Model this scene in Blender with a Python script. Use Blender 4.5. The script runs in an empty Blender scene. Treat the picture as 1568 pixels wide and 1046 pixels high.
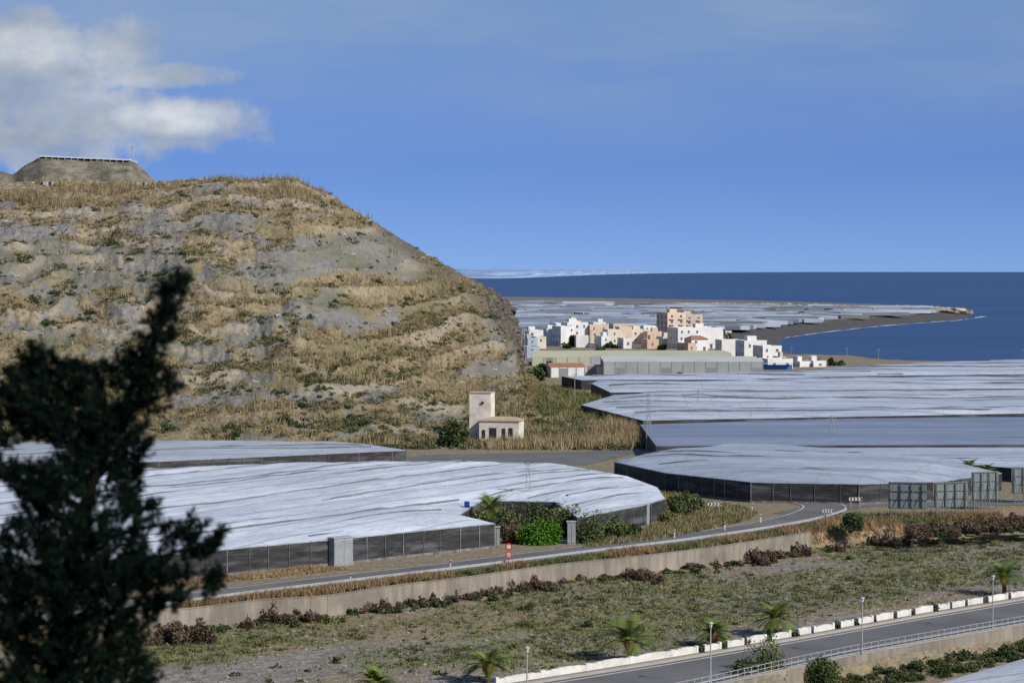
import bpy, bmesh, math, numpy as np
from mathutils import Vector, Matrix
rng = np.random.default_rng(7)
F = 3702.0; CH = 36.0; PITCH = math.atan(107/3702)
ca, sa = math.cos(PITCH), math.sin(PITCH)
scene = bpy.context.scene
col = scene.collection

# ---------- unprojection helpers: camera pixel -> world position on a level plane / at a distance
def ray(px, py):
    dx = (px-784)/F; dy = (523-py)/F
    return dx, ca+dy*sa, -sa+dy*ca
def G(px, py, z=0.0):
    a, b, c = ray(px, py); t = (z-CH)/c
    return np.array([a*t, b*t, z])
def D(px, py, d):
    a, b, c = ray(px, py); t = d/b
    return np.array([a*t, d, CH+c*t])

# ---------- noise
_tbl = np.random.default_rng(3).random((256, 256))
def vn(x, y):
    x = np.asarray(x, float); y = np.asarray(y, float)
    xi = np.floor(x).astype(int); yi = np.floor(y).astype(int)
    fx = x-xi; fy = y-yi
    fx = fx*fx*(3-2*fx); fy = fy*fy*(3-2*fy)
    g = lambda i, j: _tbl[i % 256, j % 256]
    return (g(xi, yi)*(1-fx)+g(xi+1, yi)*fx)*(1-fy)+(g(xi, yi+1)*(1-fx)+g(xi+1, yi+1)*fx)*fy
def fbm(x, y, o=4):
    s = 0; a = .5; t = 0
    for k in range(o):
        s = s+a*vn(x*2**k+17*k, y*2**k+31*k); t += a; a *= .5
    return s/t

# ---------- node helpers
def newmat(name):
    m = bpy.data.materials.new(name); m.use_nodes = True
    nt = m.node_tree; nt.nodes.clear()
    out = nt.nodes.new('ShaderNodeOutputMaterial')
    b = nt.nodes.new('ShaderNodeBsdfPrincipled')
    nt.links.new(b.outputs[0], out.inputs[0])
    return m, nt, b
def setin(nt, sock, v):
    if isinstance(v, bpy.types.NodeSocket): nt.links.new(v, sock)
    elif isinstance(v, (tuple, list)) and len(v) == 3 and sock.type == 'RGBA': sock.default_value = (*v, 1)
    else: sock.default_value = v
def M(nt, op, a, b=None, c=None, clamp=False):
    n = nt.nodes.new('ShaderNodeMath'); n.operation = op; n.use_clamp = clamp
    setin(nt, n.inputs[0], a)
    if b is not None: setin(nt, n.inputs[1], b)
    if c is not None: setin(nt, n.inputs[2], c)
    return n.outputs[0]
def MIX(nt, f, a, b, mode='MIX'):
    n = nt.nodes.new('ShaderNodeMix'); n.data_type = 'RGBA'; n.blend_type = mode
    setin(nt, n.inputs[0], f); setin(nt, n.inputs[6], a); setin(nt, n.inputs[7], b)
    return n.outputs[2]
def NOISE(nt, vec, scale, detail=4, rough=.6):
    n = nt.nodes.new('ShaderNodeTexNoise'); n.inputs['Scale'].default_value = scale
    n.inputs['Detail'].default_value = detail; n.inputs['Roughness'].default_value = rough
    if vec is not None: nt.links.new(vec, n.inputs['Vector'])
    return n.outputs['Fac']
def RAMP(nt, f, stops):
    n = nt.nodes.new('ShaderNodeValToRGB'); e = n.color_ramp.elements
    while len(e) < len(stops): e.new(.5)
    for el, (p, c) in zip(e, stops):
        el.position = p; el.color = (*c, 1) if not isinstance(c, (int, float)) else (c, c, c, 1)
    nt.links.new(f, n.inputs[0]); return n.outputs[0]
def POS(nt): return nt.nodes.new('ShaderNodeNewGeometry').outputs['Position']
def ATT(nt, name, o='Fac'):
    n = nt.nodes.new('ShaderNodeAttribute'); n.attribute_name = name; return n.outputs[o]
def SCALEV(nt, v, s, rotz=0):
    n = nt.nodes.new('ShaderNodeMapping'); n.vector_type = 'POINT'
    n.inputs['Scale'].default_value = s; n.inputs['Rotation'].default_value = (0, 0, rotz)
    nt.links.new(v, n.inputs['Vector']); return n.outputs[0]
def BUMP(nt, b, h, strength=.5, dist=.1):
    n = nt.nodes.new('ShaderNodeBump'); n.inputs['Strength'].default_value = strength
    n.inputs['Distance'].default_value = dist; nt.links.new(h, n.inputs['Height'])
    nt.links.new(n.outputs[0], b.inputs['Normal'])
def simple(name, c1, c2=None, scale=1.0, rough=.8, bump=0, spec=.3, metal=0):
    m, nt, b = newmat(name)
    c2 = c2 or tuple(x*.75 for x in c1)
    n = NOISE(nt, POS(nt), scale, 4, .65)
    f = RAMP(nt, n, [(.3, 0.0), (.7, 1.0)])
    nt.links.new(MIX(nt, f, c1, c2), b.inputs['Base Color'])
    b.inputs['Roughness'].default_value = rough; b.inputs['Specular IOR Level'].default_value = spec
    b.inputs['Metallic'].default_value = metal
    if bump: BUMP(nt, b, n, bump, .1)
    return m
def foliage(name, dark, light, ns=.35, spec=.15):
    m, nt, b = newmat(name)
    a = ATT(nt, 'v')
    n = NOISE(nt, POS(nt), ns, 2)
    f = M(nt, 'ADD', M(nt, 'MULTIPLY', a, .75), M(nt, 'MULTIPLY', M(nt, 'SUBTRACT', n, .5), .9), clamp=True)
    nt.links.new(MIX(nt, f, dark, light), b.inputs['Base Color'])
    b.inputs['Roughness'].default_value = .75; b.inputs['Specular IOR Level'].default_value = spec
    return m

# ---------- mesh helpers
def mesh_np(name, V, Fc, mats, v=None, smooth=False, parent=None, mi=None):
    V = np.asarray(V, np.float32); Fc = np.asarray(Fc, np.int32); k = Fc.shape[1]
    me = bpy.data.meshes.new(name)
    me.vertices.add(len(V)); me.vertices.foreach_set('co', V.ravel())
    me.loops.add(Fc.size); me.loops.foreach_set('vertex_index', Fc.ravel())
    me.polygons.add(len(Fc))
    me.polygons.foreach_set('loop_start', np.arange(0, Fc.size, k, dtype=np.int32))
    me.polygons.foreach_set('loop_total', np.full(len(Fc), k, np.int32))
    if mi is not None: me.polygons.foreach_set('material_index', np.asarray(mi, np.int32))
    if smooth: me.polygons.foreach_set('use_smooth', np.ones(len(Fc), bool))
    for m in (mats if isinstance(mats, list) else [mats]): me.materials.append(m)
    if v is not None:
        for an, arr in (v.items() if isinstance(v, dict) else [('v', v)]):
            if arr.ndim == 1:
                at = me.attributes.new(an, 'FLOAT', 'POINT'); at.data.foreach_set('value', arr.astype(np.float32))
            else:
                at = me.attributes.new(an, 'FLOAT_COLOR', 'POINT')
                at.data.foreach_set('color', np.c_[arr, np.ones(len(arr))].astype(np.float32).ravel())
    me.update(calc_edges=True)
    o = bpy.data.objects.new(name, me); col.objects.link(o)
    if parent: o.parent = parent
    return o
class B:
    def __init__(s): s.v = []; s.f = []; s.m = []
    def add(s, vs, fs, m=0):
        k = len(s.v); s.v += [tuple(map(float, p)) for p in vs]
        s.f += [tuple(i+k for i in f) for f in fs]; s.m += [m]*len(fs)
    def box(s, c, size, rz=0, m=0, top=1.0):
        x, y, z = size[0]/2, size[1]/2, size[2]/2; cr, sr = math.cos(rz), math.sin(rz)
        vs = []
        for dz in (-z, z):
            k = top if dz > 0 else 1
            for dx, dy in ((-x, -y), (x, -y), (x, y), (-x, y)):
                dx *= k; dy *= k
                vs.append((c[0]+dx*cr-dy*sr, c[1]+dx*sr+dy*cr, c[2]+dz))
        s.add(vs, [(0, 3, 2, 1), (4, 5, 6, 7), (0, 1, 5, 4), (1, 2, 6, 5), (2, 3, 7, 6), (3, 0, 4, 7)], m)
    def rock(s, c, r, m=0):
        """irregular faceted boulder"""
        n1, n2 = 4, 7; vs = []
        for i in range(n1+1):
            th = math.pi*i/n1
            for j in range(n2):
                ph = 2*math.pi*j/n2; k = rng.uniform(.7, 1.15)
                vs.append((c[0]+r[0]*k*math.sin(th)*math.cos(ph), c[1]+r[1]*k*math.sin(th)*math.sin(ph), c[2]+r[2]*k*math.cos(th)))
        fs = [(i*n2+j, (i+1)*n2+j, (i+1)*n2+(j+1) % n2, i*n2+(j+1) % n2) for i in range(n1) for j in range(n2)]
        s.add(vs, fs, m)
    def tube(s, pts, rad, n=6, m=0):
        pts = [np.array(p, float) for p in pts]
        if not hasattr(rad, '__len__'): rad = [rad]*len(pts)
        rings = []
        for i, p in enumerate(pts):
            t = pts[min(i+1, len(pts)-1)]-pts[max(i-1, 0)]; t = t/(np.linalg.norm(t)+1e-9)
            a = np.array([0, 0, 1.]) if abs(t[2]) < .9 else np.array([1., 0, 0])
            u = np.cross(t, a); u /= np.linalg.norm(u); w = np.cross(t, u)
            rings.append([p+rad[i]*(math.cos(q)*u+math.sin(q)*w) for q in [2*math.pi*j/n for j in range(n)]])
        vs = [q for r in rings for q in r]; fs = []
        for i in range(len(pts)-1):
            for j in range(n):
                fs.append((i*n+j, i*n+(j+1) % n, (i+1)*n+(j+1) % n, (i+1)*n+j))
        fs.append(tuple(range(n))); fs.append(tuple((len(pts)-1)*n+j for j in range(n-1, -1, -1)))
        s.add(vs, fs, m)
    def obj(s, name, mats, parent=None, smooth=False):
        me = bpy.data.meshes.new(name); me.from_pydata(s.v, [], s.f)
        for m in (mats if isinstance(mats, list) else [mats]): me.materials.append(m)
        me.polygons.foreach_set('material_index', s.m)
        if smooth: me.polygons.foreach_set('use_smooth', [True]*len(s.f))
        me.update(); o = bpy.data.objects.new(name, me); col.objects.link(o)
        if parent: o.parent = parent
        return o
def empty(name, loc=(0, 0, 0)):
    o = bpy.data.objects.new(name, None); col.objects.link(o); return o
def rings_interp(tab, x):
    a = np.array(tab, float); return np.interp(x, a[:, 0], a[:, 1])

def leaf_quads(C, size, flat=0.0):
    n = len(C); C = np.asarray(C, float)
    a = rng.normal(size=(n, 3)); a[:, 2] *= (1-flat); a /= np.linalg.norm(a, axis=1, keepdims=True)
    b = rng.normal(size=(n, 3)); b -= (b*a).sum(1, keepdims=True)*a; b /= np.linalg.norm(b, axis=1, keepdims=True)
    s = (np.asarray(size)*rng.uniform(.6, 1.3, n))[:, None]
    V = np.stack([C-a*s, C+b*s*.45, C+a*s, C-b*s*.45], 1).reshape(-1, 3)
    return V, np.arange(4*n).reshape(-1, 4)
def bush_points(c, r, n, clumps=9):
    c = np.array(c, float); r = np.array(r, float)
    cc = rng.normal(size=(clumps, 3)); cc /= np.linalg.norm(cc, axis=1, keepdims=True)
    cc *= rng.uniform(.25, .75, (clumps, 1)); cc[:, 2] = np.abs(cc[:, 2])*1.0
    k = rng.integers(0, clumps, n)
    d = rng.normal(size=(n, 3)); d /= np.linalg.norm(d, axis=1, keepdims=True)
    p = cc[k]+d*(rng.uniform(.3, 1, (n, 1))**.5)*rng.uniform(.25, .5, clumps)[k][:, None]
    p[:, 2] = np.abs(p[:, 2])
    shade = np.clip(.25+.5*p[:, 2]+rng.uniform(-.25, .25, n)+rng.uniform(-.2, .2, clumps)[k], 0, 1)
    return c+p*r, shade
def bush(name, c, r, mat, n=700, leaf=.18, clumps=9, trunk=True, parent=None):
    """shrub/tree: stems + clumped leaf-sized faces"""
    P, s = bush_points(c, r, n, clumps)
    V, Q = leaf_quads(P, leaf)
    e = parent or empty(name)
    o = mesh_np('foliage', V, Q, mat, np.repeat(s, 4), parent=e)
    if trunk:
        b = B()
        for i in range(5):
            q = P[rng.integers(0, n)]
            b.tube([(c[0]+rng.normal()*.08, c[1]+rng.normal()*.08, c[2]-.3), (np.array(c)+q)/2+[0, 0, -.1], q],
                   [.05*r[0]+.03, .03*r[0]+.02, .01], 5)
        b.obj('stems', M_bark, parent=e)
    return e
def multi_bush(name, items, mat, leaf=.18, dens=500):
    Vs = []; Ss = []
    for (c, r) in items:
        n = int(dens*max(.15, r[0]*r[2]/1.5)); P, s = bush_points(c, r, n, 7)
        Vs.append(P); Ss.append(s+rng.uniform(-.15, .15))
    P = np.concatenate(Vs); s = np.concatenate(Ss)
    V, Q = leaf_quads(P, leaf)
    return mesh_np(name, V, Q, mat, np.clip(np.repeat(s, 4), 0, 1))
def tufts(name, P, h, w, mat, blades=7, lean=.5, shade=None):
    """blades of grass / cane as thin triangles"""
    n = len(P); P = np.repeat(np.asarray(P, float), blades, 0)
    h = np.repeat(np.broadcast_to(h, n), blades)*rng.uniform(.6, 1.15, n*blades)
    w = np.repeat(np.broadcast_to(w, n), blades)
    N = n*blades; a = rng.uniform(0, 2*np.pi, N)
    off = np.c_[rng.normal(size=(N, 2))*(h*.3)[:, None], np.zeros(N)]
    base = P+off; base[:, 2] -= .05
    b = rng.uniform(0, 2*np.pi, N)
    side = np.c_[np.cos(b), np.sin(b), np.zeros(N)]*w[:, None]
    tip = base+np.c_[np.cos(a)*h*lean*rng.uniform(0, 1, N), np.sin(a)*h*lean*rng.uniform(0, 1, N), h]
    V = np.stack([base-side, base+side, tip], 1).reshape(-1, 3)
    s = np.repeat(rng.uniform(0, 1, n) if shade is None else shade, blades)
    s = np.clip(s+rng.uniform(-.2, .2, N), 0, 1)
    return mesh_np(name, V, np.arange(3*N).reshape(-1, 3), mat, np.repeat(s, 3))
def inpoly(x, y, poly):
    poly = np.asarray(poly); r = np.zeros(np.shape(x), bool); n = len(poly)
    for i in range(n):
        x1, y1 = poly[i][:2]; x2, y2 = poly[(i+1) % n][:2]
        if y1 == y2: continue
        c = ((y1 > y) != (y2 > y)) & (x < (x2-x1)*(y-y1)/(y2-y1)+x1)
        r ^= c
    return r
def segdist(x, y, poly, closed=True):
    d = np.full(np.shape(x), 1e9); n = len(poly)
    for i in range(n if closed else n-1):
        ax, ay = poly[i][:2]; bx, by = poly[(i+1) % n][:2]
        L = (bx-ax)**2+(by-ay)**2+1e-9
        t = np.clip(((x-ax)*(bx-ax)+(y-ay)*(by-ay))/L, 0, 1)
        d = np.minimum(d, np.hypot(x-ax-t*(bx-ax), y-ay-t*(by-ay)))
    return d
def sample_poly(pxpoly, n, z=0.0):
    W = np.array([G(*p, z) for p in pxpoly]); lo = W.min(0); hi = W.max(0)
    out = np.zeros((0, 2))
    while len(out) < n:
        q = rng.uniform(lo[:2], hi[:2], (n*3, 2)); q = q[inpoly(q[:, 0], q[:, 1], W)]
        out = np.r_[out, q]
    return out[:n]

# ---------- materials
M_bark = simple('bark', (.09, .065, .045), scale=8)
M_white = simple('white_paint', (.72, .71, .68), (.50, .48, .44), .7)
M_metal = simple('galvanised_metal', (.42, .43, .44), (.32, .33, .34), 2, .5)
M_grass_dry = foliage('dry_grass', (.17, .13, .07), (.45, .36, .215), .08)
M_cane = foliage('dry_cane', (.16, .125, .065), (.47, .375, .22), .06)
M_grass_grn = foliage('green_grass', (.065, .075, .026), (.24, .235, .095), .1)
M_olive = foliage('olive_scrub', (.06, .065, .03), (.22, .22, .10), .06)
M_shrub = foliage('shrub_leaves', (.02, .035, .012), (.10, .13, .045))
M_bright = foliage('bright_leaves', (.035, .10, .012), (.15, .33, .03))
M_brownbush = foliage('brown_shrub', (.055, .038, .028), (.24, .17, .115))
M_palm = foliage('palm_leaves', (.06, .10, .02), (.27, .31, .08))
M_palmdry = simple('palm_skirt', (.42, .20, .07), (.28, .13, .05), 3)
M_pine = foliage('pine_needles', (.002, .005, .004), (.013, .024, .016), 3, 0.0)  # shade over the pine is put into near-black needle and bark colours
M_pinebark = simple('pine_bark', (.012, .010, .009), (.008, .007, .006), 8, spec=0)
M_window = simple('window_glass', (.10, .11, .13), rough=.3, spec=.5)

# ---------- key lines
WL = np.array([G(*p, -2.2) for p in [(-500, 1040), (150, 975), (290, 964), (400, 950), (500, 943), (600, 927), (700, 915), (850, 893), (950, 882), (1050, 870), (1150, 855), (1240, 840), (1400, 826), (1568, 811), (1900, 785)]])
LL = np.array([G(*p, -1.2) for p in [(-900, 1500), (300, 1130), (760, 1050), (850, 1036), (1000, 1012), (1200, 978), (1400, 942), (1568, 914), (1900, 860)]])
NL = np.array([G(*p, -1.2) for p in [(300, 1260), (900, 1095), (1090, 1052), (1300, 1006), (1568, 958), (1900, 900)]])
yW = lambda x: np.interp(x, WL[:, 0], WL[:, 1])
yL = lambda x: np.interp(x, LL[:, 0], LL[:, 1])
yN = lambda x: np.interp(x, NL[:, 0], NL[:, 1])
SEA = -4.0
coast_px = [(1750, 563), (1568, 563), (1470, 562), (1425, 556), (1380, 554), (1290, 552), (1215, 545), (1190, 531), (1200, 517), (1260, 508), (1330, 500), (1400, 494), (1470, 489), (1486, 485), (1484, 478), (1400, 471), (1200, 465), (1000, 461), (780, 458)]
coast = [tuple(G(*p, SEA)[:2]) for p in coast_px]
coast = [(3000, coast[0][1])]+coast+[(-4000, coast[-1][1]), (-4000, -400), (3000, -400)]
def H(x, y):
    x = np.asarray(x, float); y = np.asarray(y, float)
    z = np.zeros(np.broadcast(x, y).shape)
    w, l, n = yW(x), yL(x), yN(x)
    bed = -2.25+.5*(fbm(x*.10, y*.10)-.5)
    k = np.clip((y-w)/2.2, 0, 1)
    z = np.where(y >= w, bed*(1-k), bed)
    kl = np.clip((l+3-y)/2.5, 0, 1)
    z = np.where(y < l+3, bed*(1-kl)+(-1.26)*kl, z)
    z = np.where(y < n-.6, -3.1, z)
    k2 = np.clip((115-y)/95, 0, 1); z = z+(30.5+3.1)*(k2**1.3)
    far = y > 700
    sd = np.where(inpoly(x, y, coast), 1, -1)*segdist(x, y, coast)
    zc = np.clip(SEA+sd*np.where(y < 1300, .10, .09), SEA-3, 0)
    return np.where(far, np.minimum(z, zc), z)

# ---------- terrain sheet
xs = np.unique(np.r_[np.linspace(-4000, -500, 15), np.arange(-500, -100, 8), np.arange(-100, 115, 1.6), np.arange(115, 480, 6), np.linspace(480, 3000, 14)])
ys = np.unique(np.r_[np.arange(-60, 180, 6), np.arange(180, 345, 1.6), np.arange(345, 700, 6), np.arange(700, 1500, 9), np.arange(1500, 4200, 22), np.linspace(4200, 6000, 4)])
X, Y = np.meshgrid(xs, ys); Z = H(X, Y)
nx, ny = len(xs), len(ys)
V = np.c_[X.ravel(), Y.ravel(), Z.ravel()]
idx = np.arange(nx*ny).reshape(ny, nx)
Q = np.stack([idx[:-1, :-1], idx[:-1, 1:], idx[1:, 1:], idx[1:, :-1]], -1).reshape(-1, 4)
xf, yf = V[:, 0], V[:, 1]
colr = np.tile(np.array([.27, .22, .16]), (len(V), 1))
bedm = (yf < yW(xf)) & (yf > yL(xf))
al = (xf*.75+yf*.66); ac = (-xf*.66+yf*.75)
def weed(x, y):
    a, c = x*.75+y*.66, -x*.66+y*.75
    return fbm(a*.03+40, c*.085+5, 4)*.75+fbm(a*.09, c*.2, 3)*.25
pt = fbm(al*.018, ac*.10+5, 4)
kb = np.clip((pt-.42)*5, 0, 1)[:, None]
cb_ = np.array([.235, .222, .205])*(1-kb)+np.array([.27, .215, .15])*kb
colr[bedm] = cb_[bedm]
veg = np.where(bedm, np.clip((weed(xf, yf)-.43)*6, .05, .9), .3)
sdc = segdist(xf, yf, coast)
pen = (yf > 1150); colr[pen] = (.17, .165, .155); veg[pen] = .1
bm_ = (sdc < 40) & (yf > 700); colr[bm_] = (.085, .085, .085); veg[bm_] = 0
verge = (yf >= yW(xf)) & (yf < yW(xf)+14); colr[verge] = (.29, .20, .13); veg[verge] = .25
m, nt, b = newmat('ground')
p = POS(nt)
n1 = NOISE(nt, SCALEV(nt, p, (.05, .11, .05), -.7), 1, 4, .65); n2 = NOISE(nt, p, 1.1, 4, .75); n3 = NOISE(nt, SCALEV(nt, p, (.35, .7, .3), -.7), .55, 4, .6)
base = MIX(nt, 1.0, ATT(nt, 'gc', 'Color'), RAMP(nt, n2, [(.3, .5), (.5, .95), (.7, 1.6)]), 'MULTIPLY')
base = MIX(nt, M(nt, 'MULTIPLY', RAMP(nt, n3, [(.5, 0.0), (.62, 1.0)]), .4), base, (.20, .19, .175))
gm = M(nt, 'MULTIPLY', RAMP(nt, M(nt, 'ADD', M(nt, 'MULTIPLY', n1, .5), M(nt, 'MULTIPLY', n2, .5)), [(.42, 0.0), (.56, 1.0)]), ATT(nt, 'veg'))
gcol = MIX(nt, RAMP(nt, n3, [(.35, 0.0), (.6, 1.0)]), (.25, .24, .10), (.13, .145, .05))
nt.links.new(MIX(nt, gm, base, gcol), b.inputs['Base Color'])
b.inputs['Roughness'].default_value = .95; b.inputs['Specular IOR Level'].default_value = .1
BUMP(nt, b, n2, .9, .5)
mesh_np('ground', V, Q, m, {'gc': colr, 'veg': veg}, smooth=True)

# ---------- sea
m, nt, b = newmat('sea_water'); p = POS(nt)
n1 = NOISE(nt, SCALEV(nt, p, (.0006, .004, 1)), 1, 4, .6); n2 = NOISE(nt, SCALEV(nt, p, (.02, .05, 1)), 1, 4, .7)
c = MIX(nt, RAMP(nt, n1, [(.3, 0.0), (.7, 1.0)]), (.018, .052, .155), (.030, .076, .19))
c = MIX(nt, M(nt, 'MULTIPLY', RAMP(nt, n2, [(.4, 0.0), (.75, 1.0)]), .35), c, (.05, .12, .24))
nt.links.new(c, b.inputs['Base Color']); b.inputs['Roughness'].default_value = .45
b.inputs['Specular IOR Level'].default_value = .12
BUMP(nt, b, n2, .5, 1.0)
mesh_np('sea', [(-60000, 500, SEA), (90000, 500, SEA), (90000, 200000, SEA), (-60000, 200000, SEA)], [(0, 1, 2, 3)], m)
bb = B(); sp = []; sp2 = []
cl = [(1191, 532), (1201, 517), (1260, 508.6), (1330, 500.6), (1400, 494.6), (1470, 490), (1492, 486.5), (1512, 484)]
for i in range(90):
    u_ = i/89*(len(cl)-1); j = min(int(u_), len(cl)-2); k = u_-j
    q = np.array(cl[j])*(1-k)+np.array(cl[j+1])*k; wd = max(.2, .1+1.3*vn(i*.8, 3)+(.8 if i > 76 else 0))*min(1, (89-i)/6)
    sp.append(G(q[0], q[1]+1.0, SEA+.25)); sp2.append(G(q[0]+.6, q[1]+1.0-wd, SEA+.25))
bb.add(sp+sp2, [(i, i+1, 91+i, 90+i) for i in range(89)])
bb.obj('surf_foam', simple('foam', (.55, .60, .66), (.28, .35, .44), .05))
V = []; Fq = []; K = 220
for i in range(K):
    px = 560+i*(1230-560)/(K-1); d = 14000+150000*max(0, (px-740)/490)**2.2
    fade = min(1, max(0.0, (1230-px)/400))
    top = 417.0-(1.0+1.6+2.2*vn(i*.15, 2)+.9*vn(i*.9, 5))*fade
    a = D(px, 416, d); a[2] = SEA-1; t = D(px, top, d*1.03); V += [a, t, (t[0]*1.05, t[1]*1.05, SEA-1)]
for i in range(K-1):
    Fq += [(3*i, 3*i+3, 3*i+4, 3*i+1), (3*i+1, 3*i+4, 3*i+5, 3*i+2)]
m, nt, b = newmat('distant_coast'); p = POS(nt)
n = NOISE(nt, SCALEV(nt, p, (.004, .0005, .09)), 1, 5, .7)
nt.links.new(RAMP(nt, n, [(.35, (.13, .22, .41)), (.54, (.22, .32, .50)), (.72, (.42, .49, .60))]), b.inputs['Base Color']); b.inputs['Roughness'].default_value = 1  # distance haze is put into these bluish base colours
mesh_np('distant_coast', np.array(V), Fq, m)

# ---------- hill
SIL = [(-260, 284), (0, 281), (100, 276), (230, 280), (300, 275), (450, 275), (470, 284), (500, 293), (530, 314), (600, 358), (680, 404), (740, 438), (770, 459), (785, 473), (791, 495), (797, 540), (803, 562), (840, 597), (900, 632), (960, 652), (977, 662), (992, 690)]
DST = [(-260, 720), (450, 720), (600, 770), (680, 810), (740, 850), (785, 880), (791, 870), (803, 840), (840, 700), (900, 600), (977, 520), (992, 500)]
BAS = [(-260, 690), (240, 687), (700, 682), (985, 688), (992, 692)]
def RZ(u):
    pyr = rings_interp(SIL, u); dr = rings_interp(DST, u); dyr = (523-pyr)/F
    return np.maximum(CH+(-sa+dyr*ca)*dr/(ca+dyr*sa), 0)
STEP = 5.6
def terr(u, tt):
    env = np.sin(np.pi*tt); zp = RZ(u)*(.75*tt+.25*tt*tt*(3-2*tt)-.03*env)
    ph = zp/STEP+(fbm(u*.008, zp*.055, 3)-.5)*1.9
    return zp, ph-np.floor(ph), np.floor(ph)
def hill(u, t):
    u = np.asarray(u, float); t = np.asarray(t, float)
    pyb = rings_interp(BAS, u); dr = rings_interp(DST, u); rz = RZ(u)
    dx = (u-784)/F
    dyb = (523-pyb)/F; tb = -CH/(-sa+dyb*ca); bx, by = dx*tb, (ca+dyb*sa)*tb
    dyr = (523-rings_interp(SIL, u))/F; tr = dr/(ca+dyr*sa); rx, ry = dx*tr, dr
    tt = np.clip(t, 0, 1); env = np.sin(np.pi*tt)
    zp, fr, fl = terr(u, tt)
    ter = fr**3.2-fr
    x = bx+(rx-bx)*tt; y = by+(ry-by)*tt
    amp = np.minimum(1, rz/25)*env**.5
    strg = np.clip(1.9*fbm(u*.012+7*fl, fl*3.7, 2)-.25, .08, 1.2)
    z = zp+ter*STEP*amp*strg
    z = z+amp*((fbm(u*.007, tt*3+4, 3)-.5)*8+(fbm(u*.045, zp*.35, 3)-.5)*2.2+(fbm(u*.16, zp*1.2, 2)-.5)*.8)
    z = z+(1-env)*(fbm(u*.11, t*3+9)-.5)*.9*(tt > .5)
    tb2 = np.clip(t-1, 0, 1); plate = np.clip((470-u)/60, 0, 1)
    y = y+tb2*(60+300*plate); x = x+dx*tb2*(60+300*plate)-tb2*12*(1-plate)
    z = np.where(t > 1, np.where(tb2 < .4, rz*(1-tb2*(1-plate)*1.3)-8*plate*tb2, rz*(1-(.52*(1-plate)))-3.2*plate-(tb2-.4)/.6*(rz*(1-.52*(1-plate))-3.2*plate+1)), z)
    return np.stack([x, y, z], -1)
def band(u, t):
    ze = RZ(u)*t/62
    b_ = fbm(u*.006+3, ze*14+np.sin(u*.008)*.3, 4)*.60+fbm(u*.030, ze*34, 3)*.40
    return b_+.018-.045*np.exp(-((ze-.72)/.13)**2)+.12*np.clip((ze-.9)*12, 0, 1)+.03*(ze < .4)
us = np.unique(np.r_[np.linspace(-260, 780, 480), np.linspace(780, 810, 40), np.linspace(810, 992, 80)])
ts = np.r_[np.linspace(0, 1, 300), np.linspace(1.03, 2, 14)]
U, T = np.meshgrid(us, ts); P = hill(U, T)
P = P.reshape(-1, 3); P[:, 2] = np.where(T.ravel() <= 0.001, -.3, P[:, 2])
Tc = np.clip(T, 0, 1); bd = band(U, Tc).ravel(); _, FR, FL = terr(U, Tc)
ris = np.clip((FR-.72)*8, 0, 1)*np.clip((fbm(U*.012+FL*9, FL*5.1, 2)-.46)*6, 0, 1)*(T <= 1)
idx = np.arange(U.size).reshape(U.shape)
Q = np.stack([idx[:-1, :-1], idx[:-1, 1:], idx[1:, 1:], idx[1:, :-1]], -1).reshape(-1, 4)
m, nt, b = newmat('hill_scree'); p = POS(nt)
nf = NOISE(nt, p, .55, 5, .75); ns = NOISE(nt, SCALEV(nt, p, (.02, .02, .45)), 1, 4, .65); nl = NOISE(nt, SCALEV(nt, p, (.02, .02, .14)), 1, 4, .6)
grey = MIX(nt, ns, (.175, .17, .16), (.32, .305, .28))
tan = MIX(nt, nf, (.20, .16, .095), (.42, .335, .21))
f = RAMP(nt, M(nt, 'ADD', ATT(nt, 'band'), M(nt, 'MULTIPLY', M(nt, 'SUBTRACT', nf, .5), .40)), [(.43, 0.0), (.54, 1.0)])
c = MIX(nt, f, grey, tan)
c = MIX(nt, M(nt, 'MULTIPLY', RAMP(nt, M(nt, 'ADD', M(nt, 'MULTIPLY', nl, .55), M(nt, 'MULTIPLY', nf, .45)), [(.485, 0.0), (.57, 1.0)]), .6), c, (.14, .145, .065))
c = MIX(nt, M(nt, 'MULTIPLY', ATT(nt, 'riser'), .6), c, MIX(nt, ns, (.30, .25, .19), (.52, .45, .35)))
c = MIX(nt, RAMP(nt, ATT(nt, 'cliff'), [(.3, 0.0), (.8, .85)]), c, (.115, .10, .072))  # this attribute holds the cliff tone plus the right slope's painted shade
c = MIX(nt, 1.0, c, RAMP(nt, nf, [(.3, .55), (.5, 1.0), (.72, 1.4)]), 'MULTIPLY')
nt.links.new(c, b.inputs['Base Color']); b.inputs['Roughness'].default_value = 1; b.inputs['Specular IOR Level'].default_value = .05
BUMP(nt, b, nf, 1.0, 1.2)
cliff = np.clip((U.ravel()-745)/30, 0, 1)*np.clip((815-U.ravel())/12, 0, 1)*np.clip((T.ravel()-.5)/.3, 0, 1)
flank_shade = np.clip((U.ravel()-(475+(1-T.ravel())*700))/120, 0, 1)*.72  # shade on the right slope, painted in as a darker colour
mesh_np('hill', P, Q, m, {'band': bd, 'cliff': np.maximum(cliff, flank_shade), 'riser': ris.ravel()}, smooth=True)
def hill_scatter(n, fn):
    u = rng.uniform(-20, 985, n*4); t = rng.uniform(0.005, 1.0, n*4)**.9
    k = rng.uniform(0, 1, n*4) < fn(u, t); u, t = u[k][:n], t[k][:n]
    return u, t, hill(u, t)
tread = lambda u, t: np.where(terr(u, t)[1] < .75, 1.0, .3)
u, t, P = hill_scatter(23000, lambda u, t: np.clip((band(u, t)-.46)*10, .04, 1)*np.clip(1.2-(u > 480)*.4*t, .3, 1)*tread(u, t))
tufts('dry_grass_on_hill', P, rng.uniform(.3, 1.1, len(P)), .09, M_grass_dry, 6, .9)
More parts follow.
